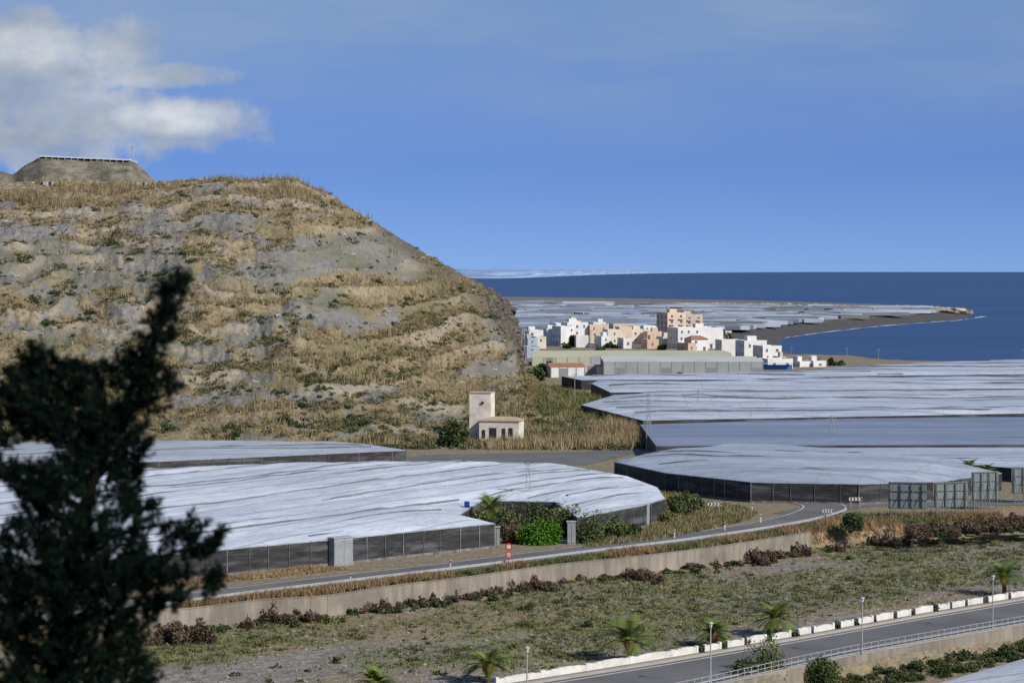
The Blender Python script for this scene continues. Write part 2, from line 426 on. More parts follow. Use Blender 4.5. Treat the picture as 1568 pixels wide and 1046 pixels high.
u, t, P = hill_scatter(6500, lambda u, t: np.clip((fbm(u*.009, RZ(u)*t*.28+50, 3)-.52)*12, 0, 1)*np.where((t > .88) & (u < 520), 1, np.where(t < .3, .5, .3))*tread(u, t)*np.clip((band(u, t)-.42)*12, .1, 1))
tufts('cane_thicket', P, rng.uniform(1.1, 2.6, len(P)), .09, M_cane, 8, .5)
u, t, P = hill_scatter(6800, lambda u, t: np.clip((fbm(u*.012, RZ(u)*t*.28+80, 3)-.46)*8, .05, 1)*np.clip(1.15-t, .2, 1)*tread(u, t)*np.clip((band(u, t)-.38)*9, .15, 1))
multi_bush('olive_scrub', [(p, (s*1.2, s, s*.7)) for p, s in zip(P, rng.gamma(3, .2, len(P))+.3)], M_olive, .28, 45)
u, t, P = hill_scatter(1500, lambda u, t: np.clip((fbm(u*.02, RZ(u)*t*.3+20, 3)-.50)*8, .05, 1)*np.clip(1.15-t, .2, 1)*tread(u, t))
multi_bush('hill_shrubs', [(p, (s*1.2, s, s*.8)) for p, s in zip(P, rng.gamma(3, .22, len(P))+.35)], M_shrub, .28, 60)
bb = B()
for i in range(90):
    u0 = rng.uniform(745, 803); p = hill(u0, rng.uniform(.75, 1.0)); s = rng.uniform(.5, 1.8)
    bb.rock(p, (s*1.3, s, s), 0)
for i in range(200):
    p = hill(rng.uniform(0, 780), rng.uniform(.2, 1)); s = rng.uniform(.2, .7); bb.rock(p, (s*1.6, s, s*.7), 1)
bb.obj('hill_rocks', [simple('rock_dark', (.15, .13, .11), (.07, .06, .05), .6, .95, .6), simple('rock_light', (.42, .38, .31), (.28, .25, .2), .6, .95, .6)])
bb = B()
for px in (218, 75):
    p = hill(px, .985); bb.box(p+[0, 0, .5], (3.2, 2, 1.5)); bb.box(p+[0, 0, 1.3], (3.5, 2.3, .15), 0, 1); bb.box(p+[.5, -1.02, .4], (.8, .1, 1.1), 0, 2)
bb.obj('pump_house', [simple('hut_plaster', (.55, .52, .46)), simple('hut_roof', (.4, .38, .35)), simple('hut_door', (.05, .05, .05))])

# ---------- mesa behind
K = [(-300, 262), (-60, 262), (5, 262), (18, 268), (40, 252), (62, 240), (200, 246), (215, 256), (230, 270), (250, 290), (260, 330)]
V = []; Fq = []; n = 160; nr = 24
for i in range(n):
    px = -300+i*560/(n-1); py = rings_interp(K, px)+vn(i*.7, 1)*1.5*(px < 60)
    t = D(px, py, 1050)
    for j in range(nr):
        k = j/(nr-1); dd = -130*(1-k); zz = t[2]-70*(1-k)**1.15+(fbm(i*.18, j*.35, 3)-.5)*13*math.sin(math.pi*k)
        V.append((t[0]*(1050+dd)/1050, 1050+dd, max(zz, -2)))
    for dd, zz in ((160, t[2]-2), (330, t[2]-90)): V.append((t[0]*(1050+dd)/1050, 1050+dd, max(zz, -2)))
nn = nr+2
for i in range(n-1):
    for j in range(nn-1): Fq.append((i*nn+j, i*nn+nn+j, i*nn+nn+1+j, i*nn+1+j))
m, nt, b = newmat('mesa_earth'); p = POS(nt)
n1 = NOISE(nt, SCALEV(nt, p, (.12, .12, .25)), 1, 6, .75)
nt.links.new(RAMP(nt, n1, [(.32, (.08, .08, .05)), (.47, (.15, .135, .095)), (.58, (.24, .205, .16)), (.7, (.32, .28, .22))]), b.inputs['Base Color']); b.inputs['Roughness'].default_value = 1; BUMP(nt, b, n1, 1, 2)
mesh_np('mesa_hill', np.array(V), Fq, m, smooth=True)
bb = B(); K2 = 14
a, c = D(60, 240, 1046), D(198, 246, 1046)
for i in range(K2):
    q0 = a+(c-a)*i/K2; q1 = a+(c-a)*(i+1)/K2; mid = (q0+q1)/2
    bb.box(mid+[0, 12, .2], (q1[0]-q0[0], 24, .6), 0, 0); bb.box(q0+[0, -.2, -.5], (.25, .3, 1.2), 0, 1)
bb.obj('hilltop_greenhouse', [simple('far_plastic', (.6, .66, .74)), M_metal])
def lattice(name, base, h, w, m=None):
    b = B(); x, y, z = base
    for sx in (-1, 1):
        for sy in (-1, 1):
            b.tube([(x+sx*w/2, y+sy*w/2, z-.2), (x+sx*w/5, y+sy*w/5, z+h)], [w*.07, w*.05], 4)
    n = max(5, int(h/(w*1.2)))
    for i in range(n):
        k0 = 1-.6*i/n; k1 = 1-.6*(i+1)/n; z0 = z+h*i/n; z1 = z+h*(i+1)/n; s = 1 if i % 2 else -1
        for sy in (-1, 1):
            b.tube([(x-s*w/2*k0, y+sy*w/2*k0, z0), (x+s*w/2*k1, y+sy*w/2*k1, z1)], w*.04, 4)
            b.tube([(x+sy*w/2*k0, y-s*w/2*k0, z0), (x+sy*w/2*k1, y+s*w/2*k1, z1)], w*.04, 4)
    b.box((x, y, z+h*.97), (w*2.6, w*.12, w*.12)); b.box((x, y, z+h*.88), (w*2.2, w*.12, w*.12))
    for s in (-1.2, 0, 1.2): b.tube([(x+s*w, y, z+h*.97), (x+s*w, y, z+h*.97+w*.35)], w*.07, 5)
    return b.obj(name, m or M_metal)
t = D(203, 247, 1055); lattice('radio_mast', t+[0, 0, -1], 7.5, 1.6)

# ---------- greenhouses
def plastic(name, c1, c2, ang, spacing=8.0, seam=.05):
    m, nt, b = newmat(name); p = POS(nt)
    r = SCALEV(nt, p, (1, 1, 1), -ang)
    sx = nt.nodes.new('ShaderNodeSeparateXYZ'); nt.links.new(r, sx.inputs[0])
    big = NOISE(nt, SCALEV(nt, r, (.025, .10, 1)), 1, 4, .6); fine = NOISE(nt, SCALEV(nt, r, (.22, .6, 1)), 1, 5, .7)
    c = MIX(nt, RAMP(nt, big, [(.35, 0.0), (.65, 1.0)]), c1, c2)
    c = MIX(nt, M(nt, 'MULTIPLY', RAMP(nt, fine, [(.45, 0.0), (.75, 1.0)]), .5), c, tuple(x*.6 for x in c2))
    v = M(nt, 'DIVIDE', sx.outputs[1], spacing)
    fr = M(nt, 'FRACT', v); idx_ = M(nt, 'FLOOR', v)
    cv0 = nt.nodes.new('ShaderNodeCombineXYZ'); nt.links.new(M(nt, 'MULTIPLY', idx_, 7.77), cv0.inputs[0])
    wn = nt.nodes.new('ShaderNodeTexWhiteNoise'); nt.links.new(cv0.outputs[0], wn.inputs['Vector'])
    c = MIX(nt, M(nt, 'MULTIPLY', wn.outputs['Value'], .28), c, tuple(x*.62 for x in c2))
    line = M(nt, 'LESS_THAN', fr, seam*2)
    c = MIX(nt, M(nt, 'MULTIPLY', line, .35), c, (.12, .13, .16))
    l2 = M(nt, 'LESS_THAN', M(nt, 'FRACT', M(nt, 'DIVIDE', sx.outputs[0], 6.5)), .05)
    c = MIX(nt, M(nt, 'MULTIPLY', l2, .2), c, (.2, .22, .25))
    nt.links.new(c, b.inputs['Base Color']); b.inputs['Roughness'].default_value = .7
    b.inputs['Specular IOR Level'].default_value = .12
    BUMP(nt, b, fine, .6, .5); return m
m, nt, b = newmat('shade_mesh'); p = POS(nt)
n = NOISE(nt, SCALEV(nt, p, (.5, .5, 2.5)), 1, 4, .7); n2 = NOISE(nt, SCALEV(nt, p, (.12, .12, .9)), 1, 3, .6)
c = RAMP(nt, n, [(.35, (.010, .010, .012)), (.6, (.032, .032, .034)), (.8, (.12, .12, .12))])
c = MIX(nt, RAMP(nt, n2, [(.5, 0.0), (.66, .6)]), c, (.13, .135, .145))
nt.links.new(c, b.inputs['Base Color'])
b.inputs['Roughness'].default_value = .8; M_mesh = m
M_vent = simple('vent_gap', (.09, .10, .12), (.18, .20, .23), .2)
M_postd = simple('weathered_post', (.26, .25, .24), (.06, .06, .06), 1)
M_edge = simple('plastic_edge', (.45, .47, .5), (.16, .17, .18), .5)
def greenhouse(name, poly, ztop, zbase, mat, ang, cell=4.0, dome=.6, span=8.0, rip=.16, posts=3.0, wall=None, vent=.5, vh=.28, vang=None):
    e = empty(name)
    pts = [G(*q, ztop) for q in poly]
    P2 = [(q[0], q[1]) for q in pts]
    bm = bmesh.new(); vs = [bm.verts.new(q) for q in pts]; bm.faces.new(vs); bm.normal_update()
    bmesh.ops.triangulate(bm, faces=bm.faces[:])
    dirs = [(math.cos(ang), math.sin(ang), cell*1.6), (-math.sin(ang), math.cos(ang), cell/2)]
    for ux, uy, st in dirs:
        pr = [q[0]*ux+q[1]*uy for q in pts]; a = math.ceil(min(pr)/st)*st
        while a < max(pr):
            bmesh.ops.bisect_plane(bm, geom=bm.verts[:]+bm.edges[:]+bm.faces[:], plane_co=(ux*a, uy*a, 0), plane_no=(ux, uy, 0), dist=.0005)
            a += st
    def RH(x, y):
        sd = segdist(x, y, P2); k = np.clip(sd/12, 0, 1); vv = -math.sin(ang)*x+math.cos(ang)*y; uu = math.cos(ang)*x+math.sin(ang)*y
        return sd, ztop+dome*k*(2-k)+np.clip(sd/2, 0, 1)*(rip*np.abs(np.sin(np.pi*vv/span))+rip*3.2*(fbm(uu*.05, vv*.16)-.5)+rip*1.6*(fbm(uu*.3, vv*.45, 3)-.5))
    co = np.array([v.co[:] for v in bm.verts]); _, z = RH(co[:, 0], co[:, 1])
    for v, zz in zip(bm.verts, z): v.co.z = zz
    for f in bm.faces: f.smooth = True
    bmesh.ops.recalc_face_normals(bm, faces=bm.faces[:])
    me = bpy.data.meshes.new('roof'); bm.to_mesh(me); bm.free(); me.materials.append(mat)
    o = bpy.data.objects.new('roof', me); col.objects.link(o); o.parent = e
    if vent:
        va = ang if vang is None else vang
        c0, s0 = math.cos(va), math.sin(va); A = np.array(P2)
        uA = A@[c0, s0]; vA = A@[-s0, c0]; vb = B(); step = cell*.7
        v_ = vA.min()+span*.5; li = 0
        while v_ < vA.max():
            u_ = np.arange(uA.min(), uA.max(), step); wv = v_+(fbm(u_*.03, np.full(len(u_), v_), 2)-.5)*span*.5
            x = c0*u_-s0*wv; y = s0*u_+c0*wv
            sd, zz = RH(x, y); g_ = vn(u_*.025/(cell/4), np.full(len(u_), li*3.3))-(1-vent); ok = inpoly(x, y, P2) & (sd > 2) & (g_ > 0)
            hh = vh*np.clip(g_*5, 0, 1)*(.5+.8*vn(u_*.25, v_+0*u_))
            for i in range(len(u_)-1):
                if ok[i] and ok[i+1]:
                    tw = vh*2.2
                    vb.add([(x[i], y[i], zz[i]-.1), (x[i+1], y[i+1], zz[i+1]-.1), (x[i+1], y[i+1], zz[i+1]+hh[i+1]), (x[i], y[i], zz[i]+hh[i])], [(0, 1, 2, 3)], 0)
                    vb.add([(x[i], y[i], zz[i]+hh[i]), (x[i+1], y[i+1], zz[i+1]+hh[i+1]), (x[i+1]-s0*tw, y[i+1]+c0*tw, zz[i+1]+.02), (x[i]-s0*tw, y[i]+c0*tw, zz[i]+.02)], [(0, 1, 2, 3)], 1)
            v_ += span*rng.uniform(.7, 1.3); li += 1
        if vb.v: vb.obj('ridge_vents', [M_vent, mat], e)
    w = B(); ps = B(); n = len(pts)
    for i in range(n):
        a, c = pts[i], pts[(i+1) % n]
        w.add([(a[0], a[1], zbase), (c[0], c[1], zbase), (c[0], c[1], ztop-.02), (a[0], a[1], ztop-.02)], [(0, 1, 2, 3)])
        L = np.linalg.norm(c-a); az = math.atan2(c[1]-a[1], c[0]-a[0])
        if posts and L > 2:
            k = max(1, int(L/posts)); nrm = np.array([math.sin(az), -math.cos(az), 0])
            if nrm[1] > .3: nrm = -nrm
            for j in range(k+1):
                q = a+(c-a)*(j+rng.uniform(-.15, .15)*(0 < j < k))/k+nrm*.09
                ps.box((q[0], q[1], (zbase+ztop)/2), (.06, .06, ztop-zbase), az, 0 if rng.uniform() < .8 else 1)
            mid = (a+c)/2+nrm*.06
            ps.box((mid[0], mid[1], zbase+.15), (L, .05, .3), az, 0)
            ps.box((mid[0], mid[1], ztop-.06), (L, .07, .10), az, 1)
    w.obj('walls', wall or M_mesh, e)
    if ps.v: ps.obj('frame', [M_postd, M_edge], e)
    return e
PA = plastic('plastic_roof_a', (.69, .735, .81), (.48, .53, .62), 1.0, 7, .04)
greenhouse('greenhouse', [(-90, 874), (250, 849), (505, 826), (757, 801), (703, 788), (738, 766), (850, 768), (885, 792), (985, 773), (1018, 763), (1006, 746), (960, 729), (870, 713), (590, 707), (215, 719), (-90, 735)], 3.2, 0, PA, 1.0, cell=3.2, span=6, rip=.25, vent=.6, vh=.23)
PB = plastic('plastic_roof_b', (.44, .48, .55), (.33, .37, .43), .35, 9, .04)
greenhouse('greenhouse', [(-90, 716), (220, 707), (400, 699), (622, 689), (560, 680), (520, 677), (240, 677), (-90, 680)], 3.0, 0, PB, .35, 6, rip=.25, vent=.5, vh=.2)
PC = plastic('plastic_roof_c', (.44, .49, .58), (.29, .34, .42), -.35, 6, .05)
greenhouse('greenhouse', [(941, 707), (1020, 724), (1150, 738), (1315, 741), (1440, 737), (1533, 724), (1480, 713), (1400, 704), (1250, 690), (1180, 687), (1100, 687), (1000, 692)], 3.2, 0, PC, -.35, 4, 1.1, rip=.38, vent=.5, vh=.18)
PD = plastic('plastic_roof_d', (.54, .59, .69), (.37, .42, .52), -.05, 11, .05)
kw = dict(posts=0, span=11, rip=.4)
greenhouse('greenhouse', [(890, 620), (985, 644), (1568, 633), (1750, 630), (1750, 598), (1400, 600), (1165, 602), (940, 605)], 3.0, 0, PD, .12, 8, .5, vent=.55, vh=.36, **kw)
greenhouse('greenhouse', [(935, 601), (1165, 598), (1400, 596), (1750, 594), (1750, 575), (1300, 580), (1140, 584), (905, 587)], 3.0, 0, PD, -.12, 10, .5, vent=.55, vh=.38, **kw)
greenhouse('greenhouse', [(890, 582), (1140, 581), (1300, 576), (1750, 571), (1750, 552), (1500, 554), (1380, 558), (1280, 563), (1160, 573), (860, 576)], 3.0, 0, PD, .08, 12, .5, vent=.55, vh=.45, **kw)
PE = plastic('net_roof', (.25, .30, .41), (.18, .23, .33), .0, 9, .03)
greenhouse('net_greenhouse', [(1005, 683), (1750, 680), (1750, 637), (1300, 641), (980, 650)], 3.0, 0, PE, 0, 9, .3, 11, .15, 0, vent=.25, vh=.15)
greenhouse('greenhouse', [(1195, 689), (1270, 692), (1420, 706), (1568, 718), (1750, 726), (1750, 684), (1180, 686)], 2.4, 0, PD, -.1, 6, .3, 8, .2, 0, vent=.4, vh=.2)
PF = plastic('plastic_roof_f', (.52, .56, .62), (.40, .44, .50), .6, 5, .05)
greenhouse('greenhouse', [(1380, 1062), (1568, 1008), (1800, 950), (1800, 1150), (1380, 1150)], .3, -3.1, PF, .9, 3, .4, vent=.3, vh=.12)
bb = B()
for i in range(520):
    px = rng.uniform(785, 1400); f_ = rng.uniform(0, 1); lo = 464+(px-785)*.014; hi = 513-max(0, px-900)*.033; py = lo+(hi-lo)*f_
    q = G(px, py, 0); w = rng.uniform(12, 60); dpt = rng.uniform(18, 60)
    if min(float(H(q[0], q[1]-dpt/2)), float(H(q[0]+w/2, q[1])), float(H(q[0], q[1]+dpt/2)), float(H(q[0]-w/2, q[1]))) < -1.6: continue
    bb.box((q[0], q[1], 1.4+rng.uniform(-.5, .5)), (w, dpt, 2.4), rng.uniform(-.3, .3), int(rng.integers(0, 4)))
bb.obj('distant_greenhouses', [simple('fp1', (.36, .41, .49), scale=.03), simple('fp2', (.24, .29, .37), scale=.03), simple('fp3', (.48, .52, .59), scale=.03), simple('fp4', (.19, .20, .21), scale=.03)])
bb = B()
hp = [(985, 468), (1100, 469), (1200, 470.5), (1300, 472), (1400, 474), (1470, 478)]
for i in range(60):
    u_ = i/60*5; j = int(u_); k = u_-j; q = np.array(hp[j])*(1-k)+np.array(hp[j+1])*k; g = G(*q, -1)
    bb.rock((g[0], g[1], 0), (10, 10, 1.8+1.6*vn(i*.6, 2)))
bb.obj('headland_bank', simple('pale_earth', (.52, .43, .32), (.34, .28, .21), .03))
bb = B()
for i in range(16):
    q = G(1478+rng.uniform(-9, 7), 481.5, SEA); s = rng.uniform(3, 7); bb.rock(q+[0, rng.uniform(-10, 30), 1], (s, s*1.5, s*.8))
bb.obj('headland_rock', simple('headland_rock', (.26, .22, .17), (.13, .11, .09), .2))

# ---------- roads
m, nt, b = newmat('asphalt'); p = POS(nt)
n1 = NOISE(nt, p, .12, 4, .6); n2 = NOISE(nt, p, 3, 3, .7)
c = MIX(nt, RAMP(nt, n1, [(.35, 0.0), (.65, 1.0)]), (.085, .085, .088), (.14, .137, .133)); c = MIX(nt, M(nt, 'MULTIPLY', n2, .3), c, (.18, .175, .17))
nt.links.new(c, b.inputs['Base Color']); b.inputs['Roughness'].default_value = .85; M_asph = m
def smoothline(P, k=8):
    P = np.array(P); out = []
    for i in range(len(P)-1):
        p0, p1, p2, p3 = P[max(i-1, 0)], P[i], P[i+1], P[min(i+2, len(P)-1)]
        for j in range(k):
            t = j/k; out.append(.5*((2*p1)+(-p0+p2)*t+(2*p0-5*p1+4*p2-p3)*t*t+(-p0+3*p1-3*p2+p3)*t**3))
    out.append(P[-1]); return np.array(out)
def offset(P, o):
    T = np.gradient(P[:, :2], axis=0); T /= np.linalg.norm(T, axis=1, keepdims=True)+1e-9
    N = np.c_[-T[:, 1], T[:, 0]]; R = P.copy(); R[:, :2] += N*o; return R
def ribbon(name, P, o1, o2, z, mat, dash=None):
    A, C = offset(P, o1), offset(P, o2); A[:, 2] = z; C[:, 2] = z; n = len(P)
    V = np.r_[A, C]; Fq = [(i, n+i, n+i+1, i+1) for i in range(n-1) if not dash or (i % dash) < dash/2]
    return mesh_np(name, V, Fq, mat)
M_line = simple('road_paint', (.72, .72, .70), (.5, .5, .48), .8)
mid = smoothline([G(*q) for q in [(-300, 975), (150, 933), (330, 911), (530, 887), (700, 867), (850, 848), (1000, 830), (1100, 816), (1190, 801), (1245, 787), (1262, 775), (1225, 767), (1150, 764), (1085, 759)]])
ribbon('road', mid, -3.6, 3.6, .05, M_asph)
ribbon('road_edge_line', mid, -3.25, -3.1, .056, M_line); ribbon('road_edge_line', mid, 3.1, 3.25, .056, M_line)
spur = smoothline([G(*q) for q in [(1215, 788), (1270, 778), (1330, 772), (1420, 772), (1568, 770), (1800, 768)]])
ribbon('side_road', spur, -3.6, 3.6, .045, M_asph)
back = smoothline([G(*q) for q in [(-300, 735), (215, 722), (500, 706), (700, 702), (850, 698), (985, 691), (1200, 686), (1568, 682)]])
ribbon('back_road', back, -6, 6, .04, M_asph)
yard = [G(*q) for q in [(640, 697), (900, 692), (990, 690), (900, 712), (840, 712), (700, 706)]]
bb = B(); bb.add([q+[0, 0, .046] for q in yard], [tuple(range(len(yard)))]); bb.obj('asphalt_yard', M_asph)
xx = np.arange(-40, 110, 2.0); A = np.c_[xx, yL(xx)-1.2]; C = np.c_[xx, yN(xx)+.3]
V = np.r_[np.c_[A, np.full(len(xx), -1.2)], np.c_[C, np.full(len(xx), -1.2)]]; n = len(xx)
mesh_np('seafront_road', V, [(i, n+i, n+i+1, i+1) for i in range(n-1)], M_asph)
def strip(name, fa, fb, z, mat, top=None):
    V = np.r_[np.c_[xx, fa(xx), np.full(n, z)], np.c_[xx, fb(xx), np.full(n, z)]]
    return mesh_np(name, V, [(i, n+i, n+i+1, i+1) for i in range(n-1)], mat)
strip('road_edge_line', lambda x: yL(x)-3.0, lambda x: yL(x)-3.3, -1.194, M_line)
strip('road_edge_line', lambda x: yN(x)+3.3, lambda x: yN(x)+3.0, -1.194, M_line)
M_pave = simple('paving', (.34, .31, .27), (.25, .23, .20), .5)
for nm, fa, fb in (('pavement', lambda x: yL(x)-.1, lambda x: yL(x)-2.0), ('pavement', lambda x: yN(x)+2.2, lambda x: yN(x)+.02)):
    V = []; Fq = []
    for i, x in enumerate(xx):
        a, c = float(fa(x)), float(fb(x)); V += [(x, a, -1.3), (x, a, -1.07), (x, c, -1.07), (x, c, -1.3)]
    for i in range(n-1):
        for j in range(3): Fq.append((4*i+j, 4*i+4+j, 4*i+5+j, 4*i+1+j))
    mesh_np(nm, V, Fq, M_pave)

# ---------- walls along roads
def wall_line(name, P, z0, z1, th, mat, cap=.0):
    b = B()
    for a, c in zip(P[:-1], P[1:]):
        m_ = (a+c)/2; L = np.hypot(*(c-a)[:2]); az = math.atan2(c[1]-a[1], c[0]-a[0])
        b.box((m_[0], m_[1], (z0+z1)/2), (L+.002, th, z1-z0), az)
        if cap: b.box((m_[0], m_[1], z1+cap/2), (L+.002, th+.12, cap), az)
    return b.obj(name, mat)
m, nt, b = newmat('stained_concrete'); p = POS(nt)
n1 = NOISE(nt, SCALEV(nt, p, (.9, .9, .12)), 1, 4, .7); n2 = NOISE(nt, p, .15, 4)
c = MIX(nt, RAMP(nt, n1, [(.35, 0.0), (.7, 1.0)]), (.34, .30, .245), (.17, .15, .12)); c = MIX(nt, RAMP(nt, n2, [(.42, 0.0), (.62, .7)]), c, (.15, .13, .105))
nt.links.new(c, b.inputs['Base Color']); b.inputs['Roughness'].default_value = .95; M_stain = m
wp = smoothline(WL[WL[:, 0] < G(1242, 838, -2.2)[0]][1:], 4); wall_line('retaining_wall', wp, -3, .08, .35, M_stain, .06)
np_ = smoothline(NL, 4); wall_line('roadside_wall', np_-[0, .25, 0], -3.6, -1.1, .3, M_stain)
bb = B(); s = smoothline(LL[2:], 14)
d = np.r_[0, np.cumsum(np.hypot(*np.diff(s[:, :2], axis=0).T))]
u_ = 0; plants = []
while u_ < d[-1]-4:
    L = rng.uniform(1.8, 3.6) if u_ > 22 else 5.5
    a = np.array([np.interp(u_, d, s[:, j]) for j in range(3)]); c = np.array([np.interp(u_+L, d, s[:, j]) for j in range(3)])
    az = math.atan2(c[1]-a[1], c[0]-a[0]); ns_ = 6; h0 = rng.uniform(.48, .62)
    for j in range(ns_):
        k = (j+.5)/ns_; q = a+(c-a)*k; hh = h0+.16*math.sin(math.pi*k)
        bb.box((q[0], q[1], -1.3+hh/2+.1), (L/ns_+.002, .28, hh+.2), az)
    for q in (a, c): bb.box((q[0], q[1], -1.3+.46), (.34, .34, .9), az)
    if rng.uniform() < .85 and u_ > 18: plants.append((c+(c-a)/L*.5+[0, .3, .1], (rng.uniform(.5, .9), .6, rng.uniform(.6, 1.0))))
    u_ += L+(rng.uniform(.7, 1.6) if u_ > 22 else .3)
bb.obj('white_garden_wall', M_white)
multi_bush('planter_shrubs', plants, M_shrub, .14, 380)
bb = B(); s = smoothline(NL, 10); d = np.r_[0, np.cumsum(np.hypot(*np.diff(s[:, :2], axis=0).T))]
for u_ in np.arange(0, d[-1], 1.1):
    a = [np.interp(u_, d, s[:, j]) for j in range(3)]; bb.box((a[0], a[1], -.6), (.06, .06, 1.0))
for zz in (-.15, -.55, -.9):
    for a, c in zip(s[:-1], s[1:]): bb.tube([(a[0], a[1], zz), (c[0], c[1], zz)], .028, 4)
bb.obj('railing', M_metal)
def guardrail(P, o, name='guardrail'):
    b = B(); R = offset(P, o); d = np.r_[0, np.cumsum(np.hypot(*np.diff(R[:, :2], axis=0).T))]
    for u_ in np.arange(0, d[-1], 4): b.box((np.interp(u_, d, R[:, 0]), np.interp(u_, d, R[:, 1]), .35), (.12, .12, .75))
    for a, c in zip(R[:-1], R[1:]):
        az = math.atan2(c[1]-a[1], c[0]-a[0]); L = np.hypot(*(c-a)[:2])
        for zz, t_ in ((.70, .09), (.60, .05), (.50, .09)): b.box(((a[0]+c[0])/2, (a[1]+c[1])/2, zz), (L+.01, t_, .10), az)
    return b.obj(name, M_metal)
guardrail(mid[:int(len(mid)*.72)], -4.3)
bb = B()
for q in [(537, 893), (1033, 824), (1152, 783), (1110, 812), (1165, 800), (690, 872)]:
    g = G(*q); bb.box(g+[0, 0, .6], (.14, .10, 1.2)); bb.box(g+[0, 0, .95], (.15, .11, .22), 0, 1)
bb.obj('road_marker_posts', [M_white, simple('black_band', (.03, .03, .03))])

# ---------- lamps, poles
def lamp(px, py, h=5.0, z=-1.07):
    b = B(); g = G(px, py, z)
    b.tube([g, g+[0, 0, .5]], [.13, .10], 8); b.tube([g+[0, 0, .5], g+[0, 0, h]], [.07, .05], 8)
    b.tube([g+[0, 0, h], g+[0, 0, h+.08], g+[0, 0, h+.12]], [.10, .14, .10], 8)
    b.tube([g+[0, 0, h+.12], g+[0, 0, h+.42]], [.11, .19], 8, 1)
    b.tube([g+[0, 0, h+.42], g+[0, 0, h+.5], g+[0, 0, h+.58]], [.27, .22, .04], 8)
    b.obj('street_lamp', [M_metal, M_white])
for q in [(1088, 1046), (1320, 1001), (1520, 962), (807, 1090)]: lamp(*q)
lattice('lattice_pylon', G(809, 792), 8.0, .9); lattice('lattice_pylon', G(1273, 690), 7, .8)
lattice('lattice_pylon', G(1069, 640), 7, .7); lattice('lattice_pylon', G(993, 690), 11.5, 1.0)
lattice('lattice_pylon', D(801, 578, 800), 16, 1.8)
M_pole = simple('pole_wood', (.3, .28, .25))
def pole(px, py, h, z=0):
    b = B(); g = G(px, py, z); b.tube([g+[0, 0, -.3], g+[0, 0, h]], [.16, .09], 6); b.box(g+[0, 0, h-.4], (1.6, .12, .12))
    for s in (-.7, 0, .7): b.tube([g+[s, 0, h-.35], g+[s, 0, h-.1]], .05, 5)
    b.obj('utility_pole', M_pole)
for q in [(880, 623, 9), (1212, 558, 7), (1345, 562, 7), (1297, 560, 7), (905, 540, 10), (1568, 568, 8), (415, 712, 4), (1150, 660, 5)]: pole(*q)

# ---------- road signs
def sign_round(px, py):
    b = B(); g = G(px, py); b.tube([g, g+[0, 0, 2.9]], .05, 6)
    b.tube([g+[0, -.06, 2.5], g+[0, -.10, 2.5]], .45, 20, 1); b.tube([g+[0, -.103, 2.5], g+[0, -.12, 2.5]], .27, 20, 2)
    b.tube([g+[0, -.06, 1.5], g+[0, -.10, 1.5]], .42, 20, 1); b.tube([g+[0, -.103, 1.5], g+[0, -.12, 1.5]], .27, 20, 2)
    b.box(g+[0, -.13, 1.5], (.36, .02, .09), 0, 1)
    b.obj('traffic_sign', [M_metal, simple('sign_red', (.65, .03, .02)), M_white])
sign_round(779, 868)
def arrow_sign(px, py, w, h=1.0, z=1.1):
    b = B(); g = G(px, py)
    for s in (-.35, .35): b.box(g+[s*w, 0, z/2], (.08, .08, z))
    b.box(g+[0, -.06, z+h/2-.2], (w, .05, h*.5), 0, 1)
    for k in range(4):
        x = (k-1.4)*w/4
        b.add([g+[x-.1*w, -.09, z+h/2-.42], g+[x, -.09, z+h/2-.2], g+[x-.1*w, -.09, z+h/2+.02], g+[x+.02*w, -.09, z+h/2+.02], g+[x+.12*w, -.09, z+h/2-.2], g+[x+.02*w, -.09, z+h/2-.42]], [(0, 1, 4, 5), (1, 2, 3, 4)], 2)
    b.obj('direction_sign', [M_metal, M_white, simple('sign_ink', (.02, .02, .03))])
arrow_sign(1268, 797, 1.6); arrow_sign(1310, 778, 2.0); arrow_sign(1094, 786, 2.0)

# ---------- billboards (seen from behind)
M_bf = simple('steel_frame', (.17, .19, .19)); M_bp = simple('billboard_back', (.22, .25, .25), (.15, .18, .18), .5)
def billboard(pxa, pxb, ytop, ybot, ybase, yaw):
    a = G((pxa+pxb)/2, ybase); d = a[1]; w = (pxb-pxa)/F*d/math.cos(yaw)
    zt = D(0, ytop, d)[2]; zb = D(0, ybot, d)[2]; b = B()
    cr, sr = math.cos(yaw), math.sin(yaw)
    def L(x, y, z): return (a[0]+x*cr-y*sr, a[1]+x*sr+y*cr, z)
    nb = 9
    for i in range(nb): b.box(L(-w/2+w*(i+.5)/nb, .15, (zt+zb)/2), (w/nb-.03, .06, zt-zb), yaw, 1)
    for i in range(4): b.box(L(0, .04, zb+(zt-zb)*(i+.1)/3.2), (w+.1, .10, .08), yaw)
    for s in (-.42, -.14, .14, .42):
        b.box(L(s*w, -.12, zt/2-.15), (.14, .14, zt), yaw)
        b.tube([L(s*w, -1.8, -.2), L(s*w, -.2, zb+(zt-zb)*.6)], .05, 5)
    b.obj('billboard', [M_bf, M_bp])
billboard(1361, 1418, 738, 779, 793, -.2); billboard(1428, 1484, 738, 777, 791, .25); billboard(1486, 1531, 722, 765, 780, .35)
billboard(1548, 1600, 715, 755, 770, .2)

